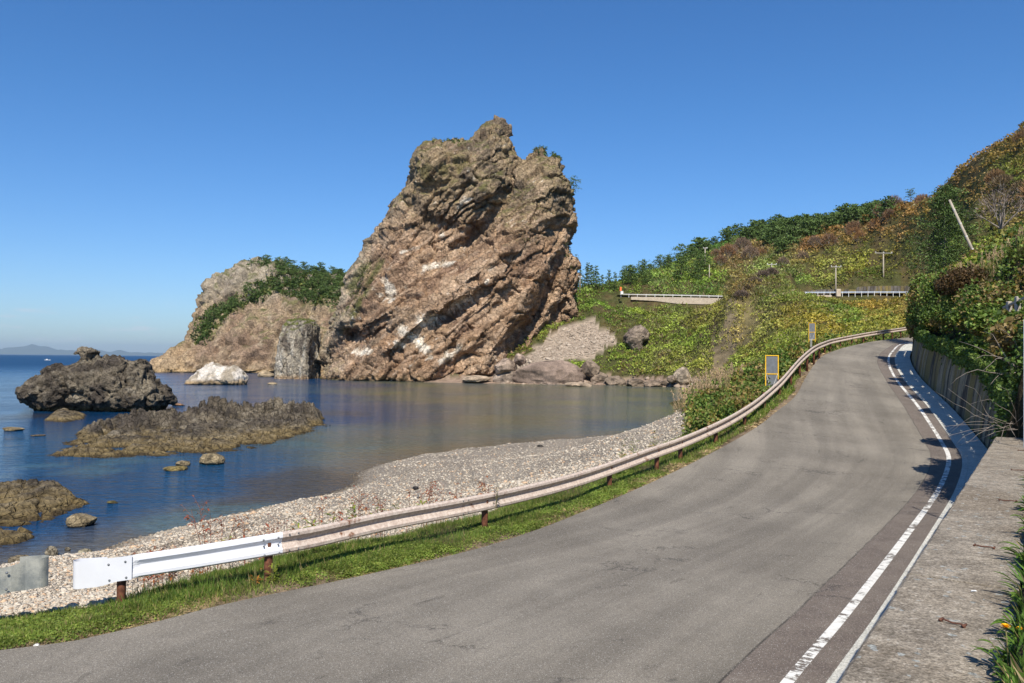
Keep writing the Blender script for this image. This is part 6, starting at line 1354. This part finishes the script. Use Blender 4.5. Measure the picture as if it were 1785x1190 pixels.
for i, (px, py, n, L_, h) in enumerate([(1752, 1176, 34, .105, .16), (1776, 1120, 30, .11, .16), (1782, 1048, 26, .12, .14), (1785, 985, 28, .15, .14), (1787, 893, 34, .13, .2), (1790, 1160, 30, .12, .16), (1790, 1075, 26, .12, .18), (1800, 940, 26, .15, .2), (1800, 850, 24, .15, .18), (1775, 1210, 30, .11, .12)]):
    p = PZ(px+9, py, ZT-.02); weed(p, 40+i, n, L_, wl[i], h=h, group='weeds along the wall top')
m_ = (fh_ | fv_) & (nearW & (oW > .72) & (oW < 3.5))[F0[:, 0]] & (GR[F0[:, 0]] < 19); pz_, fi = pick_faces(m_, 14000, bd); n = len(pz_); ld = bd.normal(0, .6, (n, 3)); ld[:, 2] = 1; ln = bd.uniform(.08, .22, n)
V, F = quads(pz_+ld/np.linalg.norm(ld, axis=1)[:, None]*ln[:, None]*.4, ln, .09, long=ld*3, rg=bd); c = np.array([.08, .15, .025])*bd.uniform(.7, 1.7, (n, 1)); c[bd.random(n) < .15] = (.36, .28, .14); tag(mesh_np('wall_grass', V, F, M_GRASS, col=c), 'rough grass growing behind the flat wall top at the right edge', 'grass', kind='stuff')
pf = P(1753, 1093, 4.05)
def dandelion(p, r, label, seed):
    root = empty('dandelion', (p[0]+.02, p[1]+.01, ZT-.03), label, 'flower', 'dandelions'); g_ = np.random.default_rng(seed); h = p[2]-(ZT-.03); MB().tube([(0, 0, 0), (-.01, -.01, h*.6), (-.02, -.01, h)], [.0035, .003, .003], 6).build('stem', M_STEM, root, smooth=True)
    m = MB()
    for k in range(60):
        a = k*2.4; rr2 = r*(.35+.65*(k/60)**.5); e = 1.2*(1-k/60); d = np.array([math.cos(a)*math.cos(e), math.sin(a)*math.cos(e), math.sin(e)+.1]); s_ = np.array([-math.sin(a), math.cos(a), 0])*.0022; c0 = np.array([-.02, -.01, h]); m.add([c0-s_, c0+s_, c0+d*rr2+s_*1.2, c0+d*rr2-s_*1.2], [(0, 1, 2, 3)])
    m.build('petals', M_YFLOW, root); m = MB(); m.tube([(-.02, -.01, h-.012), (-.02, -.01, h)], [.004, .008], 8); m.build('calyx', M_STEM, root); return root
dandelion(pf, .026, 'larger yellow dandelion flower leaning over the wall top', 1); dandelion(P(1777, 1096, 4.12), .017, 'smaller yellow dandelion flower at the right edge behind the larger one', 2)

# ------------------------------------------------------------------ plants behind the guard rail
def red_weed(loc, h, seed, label):
    g_ = np.random.default_rng(seed); root = empty('red_weed', tuple(loc), label, 'weed', 'red autumn weeds on the beach slope'); st = MB(); m = MB()
    for s_ in range(g_.integers(1, 4)):
        d0 = g_.normal(0, .12, 2); top = np.array([d0[0]*h, d0[1]*h, h*g_.uniform(.7, 1)]); st.tube([(0, 0, -.2), top*.5+[.02, 0, 0], top], [.008, .006, .003], 5)
        for k in range(g_.integers(7, 13)):
            t = g_.uniform(.25, 1); b = top*t; a = g_.uniform(0, 6.28); d = np.array([math.cos(a), math.sin(a), .7]); e = b+d*h*.16*g_.uniform(.4, 1.2); st.tube([b, e], [.004, .002], 4)
            for j in range(2): leafgeo(m, b+(e-b)*g_.uniform(.4, 1), [math.cos(a+j), math.sin(a+j), g_.uniform(-.8, .4)], g_.uniform(.05, .10), g_.uniform(.025, .045), g_, .8, 3)
    st.build('stem', M_RSTEM, root); m.build('leaves', M_RLEAF, root, smooth=True); return root
rw = [(250, .35, 2.2), (262, .55, 3.0), (283, .5, 2.4), (296, .42, 1.6), (303, .4, 1.2), (330, .6, 3.4), (352, .5, 3.4), (366, .95, 1.8), (374, .7, 1.6), (392, .5, 3.0), (428, .5, 1.6), (455, .55, 2.6), (473, .7, 3.4), (500, .6, 2.2), (540, .7, 3.8), (556, .85, 2.4), (575, .6, 1.8), (598, .7, 3.2), (622, .9, 2.2), (650, .7, 1.6), (668, .8, 3.0), (706, .9, 2.4), (740, .6, 1.6), (765, .7, 2.8), (800, .5, 2.0), (848, .55, 1.4)]
plx = ['left of', 'above the left half of', 'above the middle of', 'above the right half of']
for i, (px, h, dy) in enumerate(rw):
    s = s_of_px(px); b = at_s(s); b = b + np.array([b[0], b[1], 0])/np.hypot(b[0], b[1])*(dy+(.4 if px < 490 else 1.4)); z = float(HT([b[0]], [b[1]])[0]); ref = 'the white rail section' if px < 490 else 'the rusty rail'
    where = (['first', 'second', 'third', 'fourth', 'fifth', 'sixth', 'seventh', 'eighth', 'ninth', 'tenth', 'eleventh', 'twelfth', 'thirteenth'][i if px < 490 else i-13])
    h2 = max(h, 0.25); red_weed((b[0], b[1], z-.02), h2*1.35+.3, 60+i, '%s red-leaved weed from the left behind %s' % (where, ref))
gl_ = [(402, 1.0, .22), (520, .8, .2), (545, 1.0, .24), (578, .9, .3), (618, 1.2, .38), (655, 1.0, .34), (690, .8, .3), (735, .9, .24), (1085, 1.2, .5), (1105, 1.4, .55), (1140, 1.3, .5)]
for i, (px, dy, hh) in enumerate(gl_):
    s = s_of_px(px); b = at_s(s); b = b+np.array([b[0], b[1], 0])/np.hypot(b[0], b[1])*dy; z = float(HT([b[0]], [b[1]])[0]); weed((b[0], b[1], z+.25), 90+i, 30, .16, ['tall-bladed', 'small', 'low', 'yellowish', 'bushy', 'leafy', 'broad', 'lone', 'dense', 'straggly', 'far'][i]+' yellow-green weed topping the guard rail, '+['behind the white section', 'first on the rusty part', 'second on the rusty part', 'third on the rusty part', 'fourth on the rusty part', 'fifth on the rusty part', 'sixth on the rusty part', 'before the rail post', 'left of the pampas grass', 'next left of the pampas grass', 'nearest the pampas grass'][i], 'leafy_weed', hh+.25, M_YLEAF, 'yellow-green weeds behind the rail', (0, 0))
s = s_of_px(474); b = at_s(s)+nrm_s(s)*.12-[0, 0, .72]; weed(b, 120, 40, .10, 'orange and green leafy plant around the rail post at the end of the white section', 'leafy_weed', .30, M_YLEAF, None, (0, 0))
s = s_of_px(445); b = at_s(s)+nrm_s(s)*.15-[0, 0, .72]; weed(b, 121, 22, .08, 'orange-leaved little plant under the white rail left of its right post', 'leafy_weed', .26, leafmat('orange_leaf', (.45, .17, .03), (.30, .20, .04)), None, (0, 0))
s = s_of_px(290); b = at_s(s)+nrm_s(s)*.25-[0, 0, .72]; weed(b, 122, 9, .10, 'single broad-leaved seedling in the grass under the white rail', 'leafy_weed', .26, M_YLEAF, None, (0, 0))
s = s_of_px(860); b = at_s(s)+nrm_s(s)*.07-[0, 0, .32]; weed(b, 123, 30, .08, 'dark vine with a white flower climbing over the rusty rail at a post', 'climbing_vine', .5, leafmat('dark_vine_leaf', (.05, .03, .025), (.07, .10, .03)), None, (0, 0))
# pampas grass
def pampas_parts(seed, h=1.9, nl=150, npl=16, spread=.75):
    g_ = np.random.default_rng(seed); n = nl; a = g_.uniform(0, 6.28, n); e = g_.uniform(.15, .75, n); V = []; F = []; C_ = []
    lv = MB()
    for k in range(nl):
        d = np.array([math.cos(a[k])*e[k], math.sin(a[k])*e[k], 1.0]); leafgeo(lv, (math.cos(a[k])*.1, math.sin(a[k])*.1, 0), d, h*g_.uniform(.45, .95), .022, g_, g_.uniform(.6, 1.7), 5, .1)
    st = MB(); Pq = []; Lq = []
    for k in range(npl):
        b = g_.uniform(0, 6.28); ee = g_.uniform(.02, .38); d = np.array([math.cos(b)*ee, math.sin(b)*ee, 1]); d /= np.linalg.norm(d); t_ = d*h*g_.uniform(.8, 1.12); st.tube([(0, 0, 0), t_], [.006, .003], 4); q = t_-d*h*.24*g_.random((26, 1))+g_.normal(0, .025, (26, 3)); Pq.append(q+d*.04); Lq.append(np.tile(d, (26, 1))*2+g_.normal(0, .6, (26, 3))+[.5, 0, 0])
    Vp, Fp = quads(np.vstack(Pq), g_.uniform(.07, .15, npl*26), .22, long=np.vstack(Lq)*1.5, rg=g_); cp_ = np.array([[.50, .36, .23]])*g_.uniform(.7, 1.2, (npl*26, 1)); return lv, st, Vp, Fp, cp_
def pampas(seed, **k):
    lv, st, Vp, Fp, cp_ = pampas_parts(seed, **k); r = empty('pampas_grass', (0, 0, 0), 'x', 'pampas grass', 'x'); lv.build('leaves', leafmat('pampas_leaf%d' % seed, (.11, .15, .035), (.24, .22, .08)), r, smooth=True); st.build('stalks', M_STRAW, r); mesh_np('plumes', Vp, Fp, M_PLUME, r, col=cp_); return r
pr = [pampas(1), pampas(2), pampas(3)]
spots = [(1196, 752, 47), (1206, 748, 45), (1215, 743, 44), (1202, 735, 52), (1222, 728, 46), (1236, 728, 42), (1212, 720, 55), (1230, 708, 52), (1248, 706, 46), (1262, 700, 44), (1275, 688, 47), (1192, 757, 44), (1228, 738, 41), (1240, 716, 47)]
pl_ = []
for px, py, Y in spots: q_ = P(px, py, Y); z = float(HT([q_[0]], [q_[1]])[0]); pl_.append((q_[0], q_[1], q_[2]-.25, 1.22+.2*math.sin(px), px*.7))
place_all(pr, pl_, 'tan-plumed pampas grass clump on the point between the beach and the bend of the rail', 'pampas grass on the beach point')
pr = [pampas(4, h=1.5, nl=90, npl=7), pampas(5, h=1.5, nl=90, npl=7)]
pl_ = [tuple(P(a, b, c_)-[0, 0, 1.25])+(.95, a*.3) for a, b, c_ in [(1655, 478, 46), (1668, 472, 45), (1684, 466, 44), (1700, 460, 42), (1716, 452, 41), (1730, 446, 40), (1745, 440, 39), (1760, 425, 37), (1775, 415, 36), (1640, 486, 47), (1738, 468, 37)]]
place_all(pr, pl_, 'pampas grass clump with pale plumes along the top of the right-hand vine bank', 'pampas grass on the bank top')
# ------------------------------------------------------------------ small things on beach, road and sea
p = P(83, 627.5, 1000); r = empty('boat', (p[0], p[1], 0), 'tiny white boat far out on the sea at the left', 'boat'); hull = MB(); V = []; xs = np.linspace(-3.6, 3.6, 9)
for i, x in enumerate(xs):
    w = 1.1*max(.05, 1-max(0, (x-.5)/3.2)**2) if x > .5 else 1.1; sh = .55+.05*abs(x); V += [(x, -w, sh), (x, -w*.6, -.3), (x, w*.6, -.3), (x, w, sh)]
hull.add(V, [(i*4+j, i*4+j+1, i*4+j+5, i*4+j+4) for i in range(8) for j in range(3)] + [(i*4+3, i*4, i*4+4, i*4+7) for i in range(8)] + [(0, 3, 2, 1)]); hull.build('hull', M_INS, r)
m = MB(); m.box((-.8, 0, 1.0), (1.9, 1.3, 1.0), bev=.12); m.box((-.8, 0, 1.56), (2.1, 1.5, .1)); m.build('cabin', M_INS, r)
p = PZ(62, 1128, Z0); boulder(62, 1130, 11, 7, 'whitish flat pebble lying on the asphalt edge at the lower left', 90, z=Z0+.0, col=(.62, .60, .55), dark=False, name='stone')
q_ = PZ(942, 779, .62); boulder(942, 779, 10, 4, 'dark oblong stone near the top of the beach by the waterline', 91, z=.62, col=(.05, .045, .04), dark=False, name='stone')
boulder(724, 853, 12, 5, 'small black stone in the middle of the pale beach', 92, z=1.6, col=(.045, .04, .04), dark=False, name='stone')
M_BLUE = plain('blue_plastic', (.06, .13, .55), .4); M_LBLUE = plain('pale_blue_plastic', (.40, .55, .62), .4)
def crumple(px, py, z, w, h, mat, label, seed):
    import bmesh; bm = bmesh.new(); bmesh.ops.create_icosphere(bm, subdivisions=3, radius=1); V = np.array([v.co for v in bm.verts]); F = np.array([[v.index for v in f.verts] for f in bm.faces]); bm.free(); p = PZ(px, py, z); s_ = p[1]/FPX
    V = V*(1+.35*ridged(V*1.7+seed, 3, seed))[:, None]*[w*s_/2, w*s_/2.5, h*s_/2]+[0, 0, h*s_*.4]; tag(mesh_np('plastic_scrap', V, F, mat, loc=tuple(p), smooth=False), label, 'litter')
crumple(74, 994, float(EYE-5.6), 8, 16, M_BLUE, 'crumpled blue plastic beside the galvanised rail end', 3); crumple(62, 1028, EYE-4.6, 15, 9, M_LBLUE, 'pale blue plastic scrap on the shingle under the galvanised rail end', 5)

# ------------------------------------------------------------------ the air between here and the far mountains
def haze():
    q = bpy.data.materials.new('haze_air'); q.use_nodes = True; t = q.node_tree; t.nodes.clear(); o = t.nodes.new('ShaderNodeOutputMaterial'); v = t.nodes.new('ShaderNodeVolumePrincipled')
    v.inputs['Color'].default_value = (0.66, 0.84, 1.0, 1); v.inputs['Density'].default_value = 2.6e-5; v.inputs['Anisotropy'].default_value = 0.2; t.links.new(v.outputs[0], o.inputs['Volume'])
    m = MB(); m.box((0, 0, 299), (98000, 98000, 620)); ob = m.build('haze', q); tag(ob, 'thin blue sea air veiling the far mountains', 'haze', kind='stuff')
haze()
